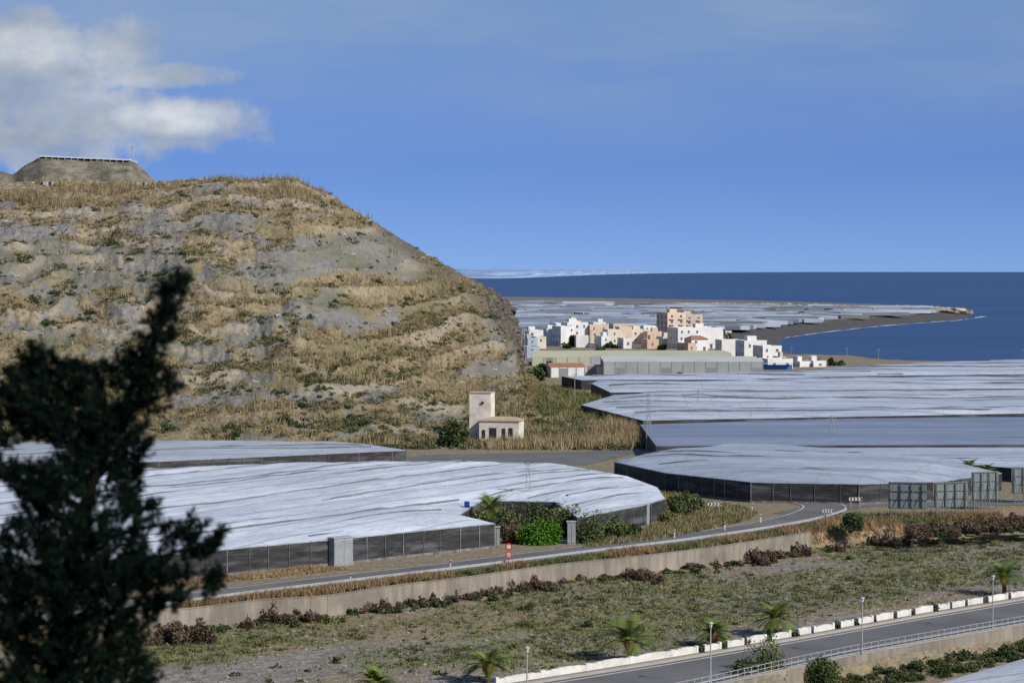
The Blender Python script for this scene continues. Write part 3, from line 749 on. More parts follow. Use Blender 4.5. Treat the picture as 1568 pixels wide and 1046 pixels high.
# ---------- buildings
cols = {'w': (.80, .79, .77), 'p': (.72, .57, .44), 'c': (.74, .68, .56), 't': (.56, .46, .36), 'b': (.36, .44, .52), 'y': (.52, .52, .38), 'g': (.42, .43, .42), 'o': (.66, .47, .35)}
WM = {k: simple('render_'+k, c, tuple(x*.8 for x in c), .25, .9) for k, c in cols.items()}
M_roofred = simple('roof_tile', (.38, .19, .12), (.28, .14, .09), .6)
M_roofflat = simple('flat_roof', (.45, .40, .35), (.35, .31, .27), .3)
def building(name, pl, pr, pb, pt, c, floors=2, dep=12, yaw=.25, gable=False, balc=False, extra=True):
    g = G((pl+pr)/2, pb); d = g[1]+dep/2; w = (pr-pl)/F*g[1]/(math.cos(yaw)+.5*abs(math.sin(yaw))*dep/max(dep, (pr-pl)/F*g[1]))
    h = D(0, pt, d)[2]; cr, sr = math.cos(yaw), math.sin(yaw); b = B(); cx, cy = g[0], g[1]+dep/2
    def L(x, y, z): return (cx+x*cr-y*sr, cy+x*sr+y*cr, z)
    b.box(L(0, 0, h/2), (w, dep, h), yaw, 0)
    fh = h/floors
    for face, fw in ((0, w), (1, dep), (2, dep)):
        nb = max(1, int(fw/3.6))
        for f in range(floors):
            for i in range(nb):
                x = -fw/2+fw*(i+.5)/nb+rng.uniform(-.3, .3); z = f*fh+fh*.55
                door = (f == 0 and i % 3 == 1)
                ww, wh = (1.2, fh*.68) if door or (balc and f) else (rng.uniform(.7, 1.1), min(1.2, fh*.36))
                if door or (balc and f): z = f*fh+wh/2+.1
                if rng.uniform() < (.3 if not balc else .08): continue
                if face == 0:
                    b.box(L(x, -dep/2, z), (ww, .12, wh), yaw, 1); b.box(L(x, -dep/2-.05, z-wh/2-.08), (ww+.3, .22, .12), yaw, 2)
                    if balc and f:
                        b.box(L(x, -dep/2-.5, f*fh+.05), (2.4, 1.0, .15), yaw, 2); b.box(L(x, -dep/2-.97, f*fh+.55), (2.4, .06, .8), yaw, 0)
                elif face == 1 or floors > 3:
                    s = -1 if face == 1 else 1
                    b.box(L(s*w/2, x, z), (.12, ww, wh), yaw, 1); b.box(L(s*(w/2+.05), x, z-wh/2-.08), (.22, ww+.3, .12), yaw, 2)
    if gable:
        o = .5; ht = h*.28
        vs = [L(-w/2-o, -dep/2-o, h), L(w/2+o, -dep/2-o, h), L(w/2+o, dep/2+o, h), L(-w/2-o, dep/2+o, h), L(-w/4, 0, h+ht), L(w/4, 0, h+ht)]
        b.add(vs, [(0, 1, 5, 4), (1, 2, 5), (2, 3, 4, 5), (3, 0, 4), (0, 3, 2, 1)], 3)
    else:
        for sx, sy, lx, ly in ((0, -1, w, .25), (0, 1, w, .25), (-1, 0, .25, dep-.5), (1, 0, .25, dep-.5)):
            b.box(L(sx*(w/2-.125), sy*(dep/2-.125), h+.3), (lx, ly, .6), yaw, 0)
        b.box(L(0, 0, h+.05), (w-.5, dep-.5, .1), yaw, 3)
        if extra:
            b.box(L(rng.uniform(-.2, .2)*w, dep*.1, h+1.2), (min(4, w*.4), 4, 2.2), yaw, 0)
            b.tube([L(w*.3, 0, h), L(w*.3, 0, h+3.2)], .08, 4, 1)
    return b.obj(name, [WM[c], M_window, WM['w'] if c != 'w' else WM['c'], M_roofred if gable else M_roofflat])
building('apartment_building', 1012, 1046, 524, 480, 'p', 5, 14, .35, balc=True)
building('apartment_building', 1040, 1073, 522, 483, 't', 5, 12, .35, balc=True)
building('town_house', 1028, 1104, 534, 503, 'w', 3, 16, .25)
building('town_house', 1074, 1104, 530, 508, 'w', 2, 14, .25)
building('town_house', 1052, 1082, 538, 519, 'w', 2, 9, .3, gable=True)
for q in [(834, 858, 529, 505, 'w', 2), (850, 876, 530, 501, 'w', 3), (862, 898, 526, 495, 'w', 3), (898, 930, 526, 499, 'p', 3), (926, 950, 528, 506, 'c', 2), (945, 966, 527, 502, 'p', 3), (962, 992, 526, 506, 'c', 2), (905, 926, 519, 495, 'w', 2), (988, 1012, 527, 509, 'p', 2), (805, 832, 526, 507, 'w', 2),
          (800, 818, 538, 519, 'b', 2), (816, 834, 534, 517, 'c', 2), (1010, 1030, 532, 517, 'c', 2), (986, 1006, 534, 521, 'o', 1), (1100, 1140, 547, 522, 'w', 2), (1132, 1172, 550, 523, 'w', 2), (1160, 1194, 553, 531, 'w', 2), (1168, 1212, 565, 551, 'w', 1), (935, 975, 512, 497, 't', 2), (870, 888, 514, 492, 'c', 3), (846, 862, 516, 496, 'w', 2), (980, 1004, 514, 500, 'w', 2), (1078, 1100, 520, 502, 'c', 2),
          (1216, 1236, 562, 555, 'w', 1), (1240, 1262, 562, 554, 'w', 1), (800, 822, 548, 532, 'b', 2), (1190, 1202, 558, 548, 'c', 1), (1045, 1060, 540, 527, 'o', 1), (915, 932, 533, 516, 'w', 2), (950, 964, 534, 519, 'w', 1), (880, 900, 532, 515, 'w', 2), (1100, 1118, 520, 508, 'c', 1)]:
    building('town_house', *q, 11 if q[2] > 500 else 10, rng.uniform(.1, .4), balc=False, extra=rng.uniform() < .5)
g = G(1190, 566); bb = B(); bb.box(g+[0, -.4, .9], (11, .2, 1.8)); bb.box(g+[0, -1.4, 2.3], (11, 2.2, .12), 0, 1)
bb.obj('blue_awning', [simple('blue_paint', (.05, .18, .55)), simple('awning', (.5, .55, .62))])
def warehouse(pl, pr, pb, pt, dep, wallm, roofm, yaw=0, bays=1, rise=1.5, pil=12):
    a, c = G(pl, pb), G(pr, pb); w = c[0]-a[0]; h = D(0, pt, a[1])[2]; b = B(); e = (a+c)/2
    cr, sr = math.cos(yaw), math.sin(yaw)
    def L(x, y, z): return (e[0]+x*cr-y*sr, e[1]+dep/2+x*sr+y*cr, z)
    b.box(L(0, 0, h/2), (w, dep, h), yaw, 0)
    for i in range(bays):
        y0, y1 = -dep/2+dep*i/bays, -dep/2+dep*(i+1)/bays; ym = (y0+y1)/2; r = h+rise
        vs = [L(-w/2-.3, y0, h+.01), L(w/2+.3, y0, h+.01), L(w/2+.3, ym, r), L(-w/2-.3, ym, r), L(w/2+.3, y1, h+.01), L(-w/2-.3, y1, h+.01)]
        b.add(vs, [(0, 1, 2, 3), (3, 2, 4, 5)], 1); b.add(vs, [(0, 3, 5), (1, 4, 2)], 0)
    for i in range(pil+1): b.box(L(-w/2+w*i/pil, -dep/2-.04, h/2), (.3, .1, h-.05), yaw, 2)
    for i in range(1, pil, 4): b.box(L(-w/2+w*(i+.5)/pil, -dep/2-.04, 1.6), (2.8, .12, 3.0), yaw, 3)
    b.obj('warehouse', [wallm, roofm, simple('pilaster', (.31, .33, .32), (.25, .26, .25), .2), simple('roller_door', (.27, .28, .28), (.22, .23, .23), .5)])
Wg = simple('warehouse_wall', (.38, .40, .40), (.29, .31, .31), .08)
Ry = simple('yellowish_roof', (.46, .45, .33), (.36, .36, .27), .06)
Rg = simple('grey_roof', (.50, .51, .50), (.40, .41, .40), .06)
warehouse(925, 1168, 577, 554, 34, Wg, Rg, 0, 2, 1.0, 14)
warehouse(905, 1120, 558, 546, 36, Wg, Ry, 0, 3, 1.4, 14)
warehouse(815, 905, 560, 547, 36, WM['y'], Ry, 0, 3, 1.5, 5)
warehouse(840, 892, 578, 563, 16, WM['w'], M_roofred, .1, 1, 1.3, 4)
warehouse(888, 925, 574, 562, 14, WM['c'], M_roofflat, 0, 1, .6, 3)

# ---------- ruined farmhouse with tower
g = G(738, 676); k = g[1]/F
Mru = simple('old_plaster', (.80, .75, .64), (.52, .46, .37), .6, .95); Mrd = simple('dark_opening', (.04, .035, .03))
bb = B(); cx = g[0]; y0 = g[1]; yaw = -.18
tz = D(0, 602, y0)[2]
bb.box((cx, y0+2.4, tz/2), (36*k*.93, 4.6, tz), yaw, 0); bb.box((cx, y0+2.4, tz+.08), (36*k*.97, 4.9, .16), yaw, 1)
bb.box((cx+.1, y0+2.2-2.35, tz*.80), (.6, .12, .45), yaw, 2)
hz = D(0, 645, y0-3)[2]; hx = G(768, 678)[0]; w = 66*k
cr, sr = math.cos(yaw), math.sin(yaw)
def L(x, y, z): return (hx+x*cr-y*sr, y0-1+x*sr+y*cr, z)
bb.box(L(0, 0, hz/2), (w*.93, 6, hz), yaw, 0)
bb.box(L(0, 0, hz+.1), (w*.97, 6.4, .2), yaw, 1)
bb.add([L(-w/2, -3.1, hz+.22), L(w/2, -3.1, hz+.22), L(w/2, 3.1, hz+.22), L(-w/2, 3.1, hz+.22), L(-w*.25, 1.5, hz+.8), L(w*.25, 1.5, hz+.8)], [(0, 1, 5, 4), (1, 2, 5), (2, 3, 4, 5), (3, 0, 4)], 3)
bb.box(L(-1.3, -3.0, hz*.45), (1.5, .15, hz*.5), yaw, 2); bb.box(L(2.5, -3.0, hz*.5), (.9, .15, hz*.4), yaw, 2); bb.box(L(-3.3, -3.0, hz*.4), (.7, .15, hz*.4), yaw, 2)
bb.box(L(1.0, -3.0, hz*.38), (.7, .15, hz*.6), yaw, 2)
bb.obj('ruined_farmhouse', [Mru, simple('old_cornice', (.5, .42, .32)), Mrd, simple('old_tiles', (.5, .40, .27), (.35, .26, .18), .8)])

# ---------- sheds, doors, barrel
M_door = simple('door_panel', (.30, .32, .34), (.22, .24, .25), 1); M_gp = simple('grey_panel', (.33, .35, .37), (.22, .24, .26), .9)
def shed(px, py, w, h, mat, name='shed', yaw=0, d=2.0):
    b = B(); g = G(px, py); b.box(g+[0, d/2, h/2], (w, d, h), yaw); b.box(g+[0, d/2, h+.06], (w+.2, d+.2, .1), yaw, 1)
    cr, sr = math.cos(yaw), math.sin(yaw)
    for s in (-.25, .25): b.box(g+[s*w*cr+d/2*sr, d/2-(d/2+.03)*cr+s*w*sr, h*.48], (w*.44, .06, h*.86), yaw, 2)
    b.obj(name, [mat, M_metal, M_door])
shed(521, 866, 2.9, 3.4, M_gp, 'greenhouse_door_shed', .73, 1.2)
shed(875, 833, 1.1, 2.9, M_gp, 'greenhouse_door_shed', 0, 1.0)
shed(986, 806, 1.3, 3.0, M_gp, 'greenhouse_door_shed', .5, 1.0)
shed(1333, 762, 3.4, 2.3, M_white, 'white_shed', 0, 2.5)
shed(760, 838, .9, 2.6, simple('rusty_panel', (.3, .2, .13)), 'utility_cabinet', 0, .8)
g = G(715, 812, .0); bb = B(); zb0 = 2.9; bb.tube([g+[0, 0, zb0+r_] for r_ in (0, .05, .5, .55, .6, 1.1, 1.15)], [.34, .37, .37, .40, .37, .37, .32], 14)
for s in (-1, 1):
    for q in (-1, 1): bb.box(g+[s*.4, q*.4, zb0/2], (.1, .1, zb0), 0, 1)
bb.box(g+[0, 0, zb0-.04], (1.1, 1.1, .08), 0, 1)
bb.obj('blue_barrel', [simple('blue_plastic', (.02, .08, .32), rough=.5), M_metal])

# ---------- palms
def palm(px, py, h, R, z=-1.5, trunk=1.0):
    e = empty('palm_tree'); g = G(px, py, z); top = g+[0, 0, trunk]
    b = B(); b.tube([g+[0, 0, -.6], g+[0, 0, trunk*.5], top], [.28, .24, .30], 8); b.tube([top+[0, 0, -.9], top+[0, 0, -.4], top+[0, 0, .3]], [.22, .5, .62], 8, 1)
    V = []; S = []
    for i in range(44):
        az = rng.uniform(0, 2*np.pi); el = rng.uniform(.1, 1.5); Lf = R*rng.uniform(.85, 1.2)*1.2
        pts = []; p_ = top.copy(); ang = el
        for j in range(11):
            pts.append(p_.copy()); p_ = p_+np.array([math.cos(az)*math.cos(ang), math.sin(az)*math.cos(ang), math.sin(ang)])*Lf/10; ang -= .13
        b.tube(pts, np.linspace(.035, .008, 11), 3, 2)
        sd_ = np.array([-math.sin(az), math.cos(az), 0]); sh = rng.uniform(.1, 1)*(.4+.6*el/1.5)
        for j in range(1, 11):
            for q in (0, .33, .66):
                c = pts[j] if j == 10 else pts[j]*(1-q)+pts[min(j+1, 10)]*q
                tg = pts[min(j+1, 10)]-pts[j-1]; tg = tg/np.linalg.norm(tg); ll = R*.26*math.sin(math.pi*(j+q+.6)/11.9)+.06
                for s_ in (-1, 1):
                    tip = c+sd_*s_*ll+tg*ll*.7+np.array([0, 0, -.15*ll]); V += [c-tg*.04, c+tg*.04, tip]; S += [sh]*3
    b.obj('trunk', [M_bark, M_palmdry, M_palm], e)
    mesh_np('fronds', V, np.arange(len(V)).reshape(-1, 3), M_palm, np.array(S), parent=e)
palm(747, 1044, 3, 2.2, -2.2, 1.5); palm(964, 1010, 3, 2.7, -2.2, 1.6); palm(1187, 970, 3, 2.3, -2, 1.4); palm(1538, 908, 3, 2.5, -2, 1.7); palm(576, 1062, 3, 1.8, -2.2, .8); palm(1092, 986, 3, 1.8, -2, .9)
palm(752, 814, 2, 2.4, 0, 3.0); palm(1482, 745, 3, 2.3, 0, 2.6); palm(1510, 748, 3, 1.8, 0, 2.6)

# ---------- shrubs & trees near
def gz(px, py, z=0): return G(px, py, z)
bush('green_shrub', gz(828, 833), (3.3, 2.2, 3.6), M_bright, 7500, .22, 22)
bush('dark_shrub', gz(694, 684), (3.8, 3, 6.2), M_shrub, 3000, .35, 14)
bush('hedge_shrub', gz(1302, 812), (2.6, 2, 3.0), M_shrub, 2400, .2, 12)
M_orch = foliage('orchard_leaves', (.035, .05, .018), (.20, .24, .09))
for q, r, mt, nm in [((780, 818), (3.0, 2, 4.8), M_orch, 'orchard_tree'), ((812, 816), (2.6, 2, 4.4), M_shrub, 'orchard_tree'), ((845, 818), (3.0, 2, 5.0), M_orch, 'orchard_tree'), ((872, 822), (3.4, 2, 5.4), M_orch, 'orchard_tree'), ((905, 832), (2.8, 1.2, 5.0), M_orch, 'orchard_tree'), ((760, 824), (2, 2, 3.4), M_shrub, 'orchard_tree'), ((738, 816), (1.8, 1.6, 3.8), M_grass_grn, 'orchard_tree'),
                    ((945, 824), (2.8, 1.2, 3.0), M_orch, 'orchard_tree'), ((965, 820), (2.2, 1.1, 2.2), M_shrub, 'orchard_tree'),
                    ((788, 832), (2.0, 1.5, 3.2), M_brownbush, 'brown_shrub'), ((1040, 790), (2.8, 2, 3.6), M_orch, 'orchard_tree'), ((1062, 782), (2.4, 2, 2.8), M_orch, 'orchard_tree'), ((1022, 800), (2, 2, 1.8), M_grass_grn, 'orchard_tree'), ((1045, 775), (2.2, 2, 2.8), M_shrub, 'orchard_tree')]:
    bush(nm, gz(*q), r, mt, 1900, .22, 14)
for q, r in [((1170, 1056), (3.0, 2, 5.2)), ((1262, 1050), (2.4, 2, 3.8)), ((1130, 1062), (1.6, 1.4, 3.2))]:
    bush('garden_tree', gz(*q, -3.1), r, M_orch, 4500, .16, 18)
it = []; it2 = []
for i in range(220):
    px = rng.uniform(1280, 1640); py = 1050-(px-1290)*.19+rng.uniform(-30, 14); s = rng.uniform(.4, 1.2)
    g = G(px, py, -3.1)
    if g[1] < yN(g[0])-1.0: (it if i % 2 else it2).append((g, (s*1.3, s*1.3, s)))
multi_bush('garden_shrubs', it, M_shrub, .15, 420); multi_bush('garden_scrub', it2, M_olive, .15, 420)
it = []
for px, py, s in [(980, 890, 2.4), (1000, 893, 1.4), (1050, 872, 1.1), (1165, 862, 1.9), (1185, 858, 1.7), (1222, 852, 1.7), (636, 926, 1.2), (810, 905, 1.9), (790, 900, 1.2), (835, 903, 1.1), (700, 918, 1.2), (740, 912, 1.0), (425, 956, 2.0), (455, 953, 1.6), (380, 962, 1.2), (480, 950, 1.0), (295, 985, 2.6), (270, 980, 2.2), (320, 985, 1.6), (240, 985, 2.0), (1100, 865, .8), (1280, 845, 1.7), (1355, 838, 2.0), (1375, 835, 1.8), (1345, 832, 1.6)]:
    for j in range(4): it.append((G(px+rng.normal()*s*7, py+rng.normal()*2, -2.3), (s*rng.uniform(.4, .8), s*.6, s*rng.uniform(.6, 1.3))))
for i in range(45):
    px = rng.uniform(560, 900); x = G(px, 905, -2.2)[0]; s = rng.uniform(.4, 1.0); it.append(((x, float(yW(x))-rng.uniform(.3, 2.5), -2.3), (s, s*.7, s*1.2)))
for i in range(90):
    px = rng.uniform(1395, 1640); py = 822-(px-1395)*.07+rng.uniform(-10, 4); s = rng.uniform(.7, 1.7)
    it.append((G(px, py, -.6), (s, s, s*1.1)))
multi_bush('brown_bushes', it, M_brownbush, .18, 420)
it = []
for i in range(80):
    px = rng.uniform(1395, 1640); py = 820-(px-1395)*.07+rng.uniform(-12, 6); s = rng.uniform(.5, 1.2); it.append((G(px, py, -.6), (s, s, s)))
for i in range(220):
    px = rng.uniform(250, 1500); x = G(px, 900, -2.2)[0]; it.append(((x, float(yW(x))-rng.uniform(.3, 7), -2.3), tuple([rng.uniform(.25, .9)]*3)))
for i in range(60):
    px = rng.uniform(330, 1230); x = G(px, 880, 0)[0]; s = rng.uniform(.3, .7); it.append(((x, float(yW(x))+rng.uniform(1.5, 4), -.1), (s*1.3, s, s)))
multi_bush('green_bushes', it, M_shrub, .18, 420)
isl = [(890, 840), (1010, 826), (1100, 808), (1150, 795), (1158, 785), (1130, 775), (1070, 768), (1000, 742), (1020, 790), (985, 812), (900, 832)]
P = sample_poly(isl, 3600)
tufts('verge_grass', np.c_[P, np.zeros(len(P))], rng.uniform(.15, .7, len(P)), .06, M_grass_grn, 7, .9)
P = sample_poly(isl, 1500)
tufts('verge_dry_grass', np.c_[P, np.zeros(len(P))], rng.uniform(.2, .9, len(P)), .06, M_grass_dry, 7, .8)
M_rust = foliage('rusty_grass', (.18, .115, .06), (.43, .31, .17), .12)
x = rng.uniform(-75, 75, 13000)
mo = offset(mid, -4.6); mo = mo[:int(len(mo)*.7)]
oo = np.argsort(mo[:, 0]); ye = np.interp(x, mo[oo, 0], mo[oo, 1]); yy = yW(x)+.6+(ye-yW(x)-.6)*rng.uniform(0, 1, len(x)); k = ye > yW(x)+1
x, yy = x[k], yy[k]; dn = fbm(x*.12, yy*.12); a_ = dn > .48; b_ = dn < .49
tufts('roadside_dry_grass', np.c_[x, yy, H(x, yy)][a_], rng.uniform(.2, 1.0, a_.sum()), .06, M_rust, 7, .7)
tufts('roadside_green_grass', np.c_[x, yy, H(x, yy)][b_][:4500], rng.uniform(.15, .7, len(x[b_][:4500])), .06, M_grass_grn, 7, .8)
P = sample_poly([(200, 905), (330, 893), (540, 872), (480, 868), (330, 885), (200, 895)], 1500)
tufts('roadside_dry_grass', np.c_[P, np.zeros(len(P))], rng.uniform(.2, .6, len(P)), .05, M_rust, 7, .7)
x = rng.uniform(-85, 95, 120000); y = rng.uniform(200, 345, 120000); k = (y < yW(x)-.5) & (y > yL(x)+1.5); x, y = x[k], y[k]
dn = weed(x, y); kk = rng.uniform(0, 1, len(x)) < np.clip((dn-.45)*6, .02, 1); xg, yg = x[kk][:14000], y[kk][:14000]
tufts('riverbed_grass', np.c_[xg, yg, H(xg, yg)], rng.uniform(.1, .5, len(xg)), .06, M_grass_grn, 7, 1.0)
kk = ~kk & (rng.uniform(0, 1, len(x)) < .15); xd, yd = x[kk][:5000], y[kk][:5000]
tufts('riverbed_dry_grass', np.c_[xd, yd, H(xd, yd)], rng.uniform(.1, .45, len(xd)), .05, M_grass_dry, 6, 1.0)
k3 = rng.integers(0, len(xg), 900)
multi_bush('riverbed_shrubs', [((a, c, float(H(a, c))-.1), (s, s, s*.6)) for a, c, s in zip(xg[k3], yg[k3], rng.gamma(2.5, .17, len(k3))+.2)], M_olive, .15, 260)
k3 = rng.integers(0, len(x), 300)
multi_bush('riverbed_shrubs', [((a, c, float(H(a, c))-.1), (s, s, s*.7)) for a, c, s in zip(x[k3], y[k3], rng.gamma(2.5, .16, len(k3))+.2)], M_shrub, .15, 260)
bb = B()
for i in range(900):
    j = rng.integers(0, len(x)); s = rng.uniform(.06, .25); bb.rock((x[j], y[j], float(H(x[j], y[j]))+s*.2), (s*1.3, s, s*.7))
bb.obj('riverbed_stones', simple('stone', (.33, .30, .27), (.2, .18, .16), 1))
P = sample_poly([(230, 690), (700, 688), (980, 690), (985, 672), (880, 640), (790, 660), (640, 662), (250, 672)], 4200)
kk = fbm(P[:, 0]*.06, P[:, 1]*.05) > .48; P1 = P[kk]
tufts('cane_thicket', np.c_[P1, np.zeros(len(P1))], rng.uniform(1.0, 2.8, len(P1)), .1, M_cane, 8, .45)
P2_ = P[~kk][:1100]
multi_bush('olive_scrub', [((a, c, 0), (s, s, s)) for (a, c), s in zip(P2_, rng.uniform(.5, 1.6, len(P2_)))], M_olive, .25, 110)
P = sample_poly([(860, 600), (930, 618), (900, 628), (960, 660), (830, 640), (800, 590)], 1200)
tufts('hill_foot_grass', np.c_[P, np.full(len(P), .5)], rng.uniform(.8, 2.4, len(P)), .15, M_grass_grn, 8, .6)
it = [(G(px, py), (s, s, s*1.1)) for px, py, s in [(878, 531, 5), (890, 531, 4), (866, 534, 3), (1000, 512, 6), (990, 512, 5), (1110, 520, 5), (1060, 500, 5), (935, 533, 3.5), (1015, 536, 3), (1275, 560, 2.5), (1290, 560, 2), (1255, 559, 2), (955, 533, 3), (840, 568, 4), (830, 575, 4.5), (820, 583, 5), (1040, 577, 2), (920, 540, 3)]]
multi_bush('town_trees', it, M_shrub, .7, 60)

# ---------- foreground pine
e = empty('pine_tree'); d0 = 12.0
poly = [(-60, 600), (0, 592), (30, 560), (45, 535), (65, 520), (90, 548), (115, 552), (150, 562), (195, 545), (222, 510), (238, 465), (248, 430), (268, 420), (284, 428), (288, 452), (270, 490), (262, 520), (243, 560), (268, 590), (265, 625), (232, 640), (228, 690), (210, 725), (225, 765), (262, 762), (300, 785), (318, 800), (345, 822), (322, 850), (342, 895), (318, 915), (282, 925), (250, 955), (225, 990), (245, 1020), (240, 1060), (260, 1150), (200, 1400), (-200, 1400), (-200, 650)]
holes = [(48, 690, 44, 20), (2, 775, 24, 40), (20, 655, 15, 9), (175, 605, 18, 11), (268, 795, 20, 14), (298, 862, 11, 8), (245, 855, 10, 10), (5, 620, 9, 11)]
b = B()
def PP(px, py, dd=0): return D(px, py, d0+dd)
base = PP(70, 1300); gbase = np.array([base[0], d0, float(H(base[0], d0))-.3])
trunk = [gbase, PP(70, 1300), PP(85, 1050), PP(105, 880), PP(140, 740), PP(185, 630), PP(232, 530), PP(262, 440)]
b.tube(trunk, [.12, .09, .06, .045, .032, .022, .014, .005], 8)
limbs = [[(85, 1050, 0), (160, 1000, -.1), (235, 1005, -.15)], [(95, 960, 0), (200, 930, .1), (320, 895, .2)], [(105, 880, 0), (220, 860, -.1), (335, 825, -.2)], [(115, 840, 0), (210, 810, .15), (300, 795, .2)],
         [(140, 740, 0), (180, 700, .1), (215, 690, .2)], [(130, 780, 0), (60, 740, -.1), (-30, 720, -.2)], [(150, 715, 0), (90, 620, .1), (65, 535, .1)], [(160, 690, 0), (50, 640, -.2), (-30, 600, -.3)], [(190, 620, 0), (240, 610, 0), (262, 600, 0)],
         [(100, 900, 0), (30, 880, .2), (-50, 860, .3)], [(90, 1000, 0), (20, 980, -.2), (-60, 960, -.3)], [(170, 660, 0), (150, 600, -.1), (140, 570, -.1)]]
for Lb in limbs: b.tube([PP(*q) for q in Lb], [.02, .013, .005], 5)
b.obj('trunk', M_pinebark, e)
cand = np.c_[rng.uniform(-140, 350, 20000), rng.uniform(415, 1400, 20000)]
ok = inpoly(cand[:, 0], cand[:, 1], poly)
for hx_, hy_, ra, rb in holes: ok &= ((cand[:, 0]-hx_)/ra)**2+((cand[:, 1]-hy_)/rb)**2 > 1
ed_ = segdist(cand[:, 0], cand[:, 1], poly)
cl_ = fbm(cand[:, 0]*.026, cand[:, 1]*.026, 3); ok &= (rng.uniform(0, 1, len(cand)) < np.clip((cl_-.38)*7+ed_/48, .10, 1))
cand = cand[ok][:6000]; ed = segdist(cand[:, 0], cand[:, 1], poly)
V = []; S = []
for (px, py), dd in zip(cand, ed):
    dep = rng.normal()*.05+rng.uniform(-1, 1)*min(.5, dd/308*1.3)
    tx = np.interp(py, [440, 630, 880, 1050, 1300], [262, 185, 105, 85, 70])
    dr = np.array([np.sign(px-tx)*.6+rng.normal()*.35, rng.normal()*.5, .75+rng.normal()*.25]); dr /= np.linalg.norm(dr)
    Ls = rng.uniform(.06, .12); c0 = PP(px, py, dep)-dr*Ls*.5; nN = 32; sh = rng.uniform(-.3, .3)
    tpos = rng.uniform(0, 1, nN); rd = rng.normal(size=(nN, 3)); rd -= (rd@dr)[:, None]*dr; rd /= np.linalg.norm(rd, axis=1, keepdims=True)
    nd = rd*.8+dr*.6; nd /= np.linalg.norm(nd, axis=1, keepdims=True); st = c0+dr*Ls*tpos[:, None]
    tip = st+nd*rng.uniform(.03, .05, (nN, 1)); sd_ = np.cross(nd, rng.normal(size=(nN, 3))); sd_ /= np.linalg.norm(sd_, axis=1, keepdims=True); sd_ *= .0045
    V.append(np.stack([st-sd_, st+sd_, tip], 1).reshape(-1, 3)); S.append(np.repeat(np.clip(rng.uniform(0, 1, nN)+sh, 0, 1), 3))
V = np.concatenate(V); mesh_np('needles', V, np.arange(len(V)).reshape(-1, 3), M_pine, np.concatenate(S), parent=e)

# ---------- world
w = bpy.data.worlds.new('World'); scene.world = w; w.use_nodes = True; nt = w.node_tree; nt.nodes.clear()
out = nt.nodes.new('ShaderNodeOutputWorld'); bg = nt.nodes.new('ShaderNodeBackground'); nt.links.new(bg.outputs[0], out.inputs[0])
bg.inputs[1].default_value = .1
sun_el, sun_az = math.radians(36), math.radians(128)
sky = nt.nodes.new('ShaderNodeTexSky'); sky.sky_type = 'NISHITA'; sky.sun_disc = False; sky.sun_elevation = sun_el; sky.sun_rotation = sun_az
sky.air_density = 1.0; sky.dust_density = .3; sky.ozone_density = 2.0
tc = nt.nodes.new('ShaderNodeTexCoord').outputs['Generated']
sx = nt.nodes.new('ShaderNodeSeparateXYZ'); nt.links.new(tc, sx.inputs[0]); x_, y_, z_ = sx.outputs
cb = nt.nodes.new('ShaderNodeCombineXYZ'); nt.links.new(x_, cb.inputs[0]); nt.links.new(y_, cb.inputs[1])
nt.links.new(M(nt, 'ADD', M(nt, 'MULTIPLY', M(nt, 'MAXIMUM', z_, 0.0), 1.6), .22), cb.inputs[2])
vnm = nt.nodes.new('ShaderNodeVectorMath'); vnm.operation = 'NORMALIZE'; nt.links.new(cb.outputs[0], vnm.inputs[0]); nt.links.new(vnm.outputs[0], sky.inputs[0])
tint = RAMP(nt, z_, [(0.0, (.56, .62, .78)), (.045, (.42, .52, .76)), (.11, (.72, .73, .80)), (.4, (.6, .62, .68))])
skyc = MIX(nt, 1.0, sky.outputs[0], tint, 'MULTIPLY')
skyc = MIX(nt, 1.0, skyc, (1.85, 1.85, 1.85), 'MULTIPLY')
yy_ = M(nt, 'MAXIMUM', y_, .001); az = M(nt, 'DIVIDE', x_, yy_); el = M(nt, 'DIVIDE', z_, yy_)
cv = nt.nodes.new('ShaderNodeCombineXYZ'); nt.links.new(az, cv.inputs[0]); nt.links.new(el, cv.inputs[1])
nz = NOISE(nt, cv.outputs[0], 42, 7, .58); nz2 = NOISE(nt, SCALEV(nt, cv.outputs[0], (6, 26, 1), .12), 1, 4, .55)
def blob(cx, cy, rx, ry):
    a = M(nt, 'DIVIDE', M(nt, 'SUBTRACT', az, (cx-784)/F), rx/F); b_ = M(nt, 'DIVIDE', M(nt, 'SUBTRACT', el, (416-cy)/F), ry/F)
    return M(nt, 'SUBTRACT', 1.0, M(nt, 'ADD', M(nt, 'MULTIPLY', a, a), M(nt, 'MULTIPLY', b_, b_)))
bl = None
for q in [(70, 92, 205, 74), (268, 190, 150, 50), (110, 190, 235, 70), (-60, 160, 220, 120), (250, 118, 120, 24)]:
    t_ = blob(*q); bl = t_ if bl is None else M(nt, 'MAXIMUM', bl, t_)
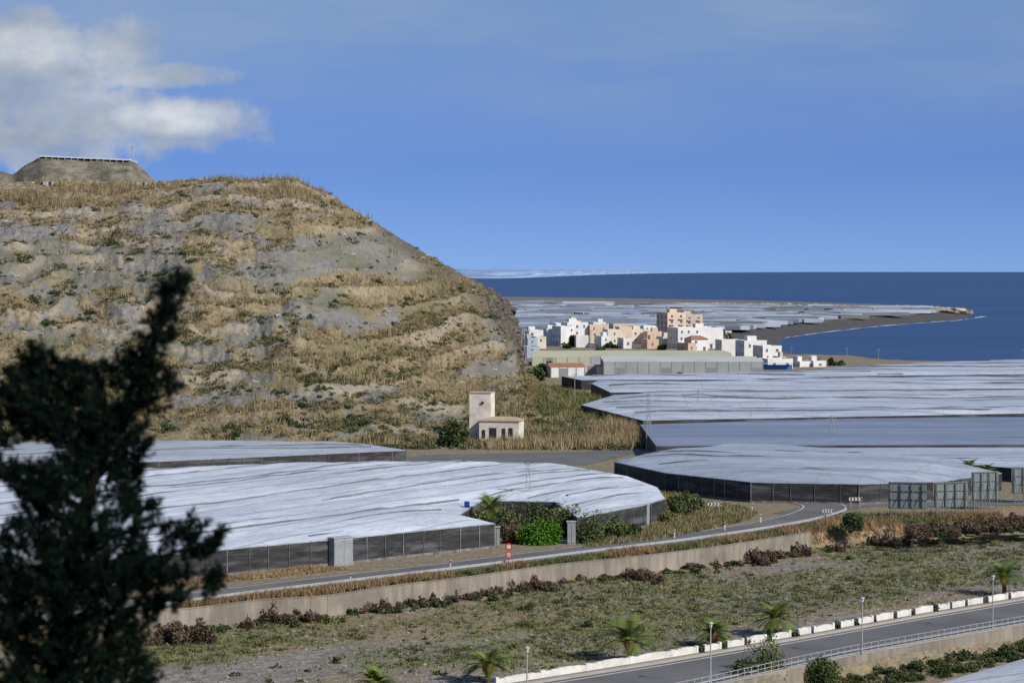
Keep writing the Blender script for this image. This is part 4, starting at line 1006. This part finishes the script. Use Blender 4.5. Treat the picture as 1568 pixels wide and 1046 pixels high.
dens = M(nt, 'ADD', M(nt, 'MAXIMUM', bl, -1.5), M(nt, 'MULTIPLY', M(nt, 'SUBTRACT', nz, .5), 2.8))
front = M(nt, 'GREATER_THAN', y_, .1)
cm = M(nt, 'MULTIPLY', RAMP(nt, M(nt, 'MULTIPLY', dens, .5), [(.0, 0.0), (.25, .7), (.5, .95)]), front)
shade = M(nt, 'ADD', NOISE(nt, SCALEV(nt, cv.outputs[0], (26, 44, 1)), 1, 5, .55), M(nt, 'MULTIPLY', M(nt, 'MAXIMUM', M(nt, 'MAXIMUM', blob(275, 180, 110, 34), M(nt, 'MULTIPLY', blob(60, 75, 150, 40), .6)), 0.0), .34))
ccol = RAMP(nt, shade, [(.34, (2.9, 3.5, 4.5)), (.56, (4.3, 4.8, 5.5)), (.82, (7.1, 7.3, 7.6))])
hz_ = M(nt, 'MULTIPLY', RAMP(nt, nz2, [(.42, 0.0), (.72, 1.0)]), M(nt, 'MULTIPLY', RAMP(nt, M(nt, 'MULTIPLY', el, 8.0), [(.3, 0.0), (.75, .55)]), front))
skyc = MIX(nt, hz_, skyc, (3.3, 4.1, 5.5))
skyc = MIX(nt, cm, skyc, ccol)
nt.links.new(skyc, bg.inputs[0])
sl = bpy.data.lights.new('sun', 'SUN'); sl.energy = 4.5; sl.angle = math.radians(.53); sl.color = (1, .94, .84)
so = bpy.data.objects.new('sun', sl); col.objects.link(so)
sv = Vector((math.sin(sun_az)*math.cos(sun_el), math.cos(sun_az)*math.cos(sun_el), math.sin(sun_el)))
so.rotation_euler = sv.to_track_quat('Z', 'Y').to_euler()

# ---------- camera
cam = bpy.data.cameras.new('camera'); co = bpy.data.objects.new('camera', cam); col.objects.link(co)
co.location = (0, 0, CH); co.rotation_euler = (math.pi/2-PITCH, 0, 0)
cam.sensor_width = 36; cam.lens = F/1568*36; cam.clip_start = .5; cam.clip_end = 300000
cam.dof.use_dof = True; cam.dof.focus_distance = 420; cam.dof.aperture_fstop = 4.0
scene.camera = co
scene.view_settings.view_transform = 'Standard'; scene.view_settings.look = 'None'; scene.view_settings.exposure = 0
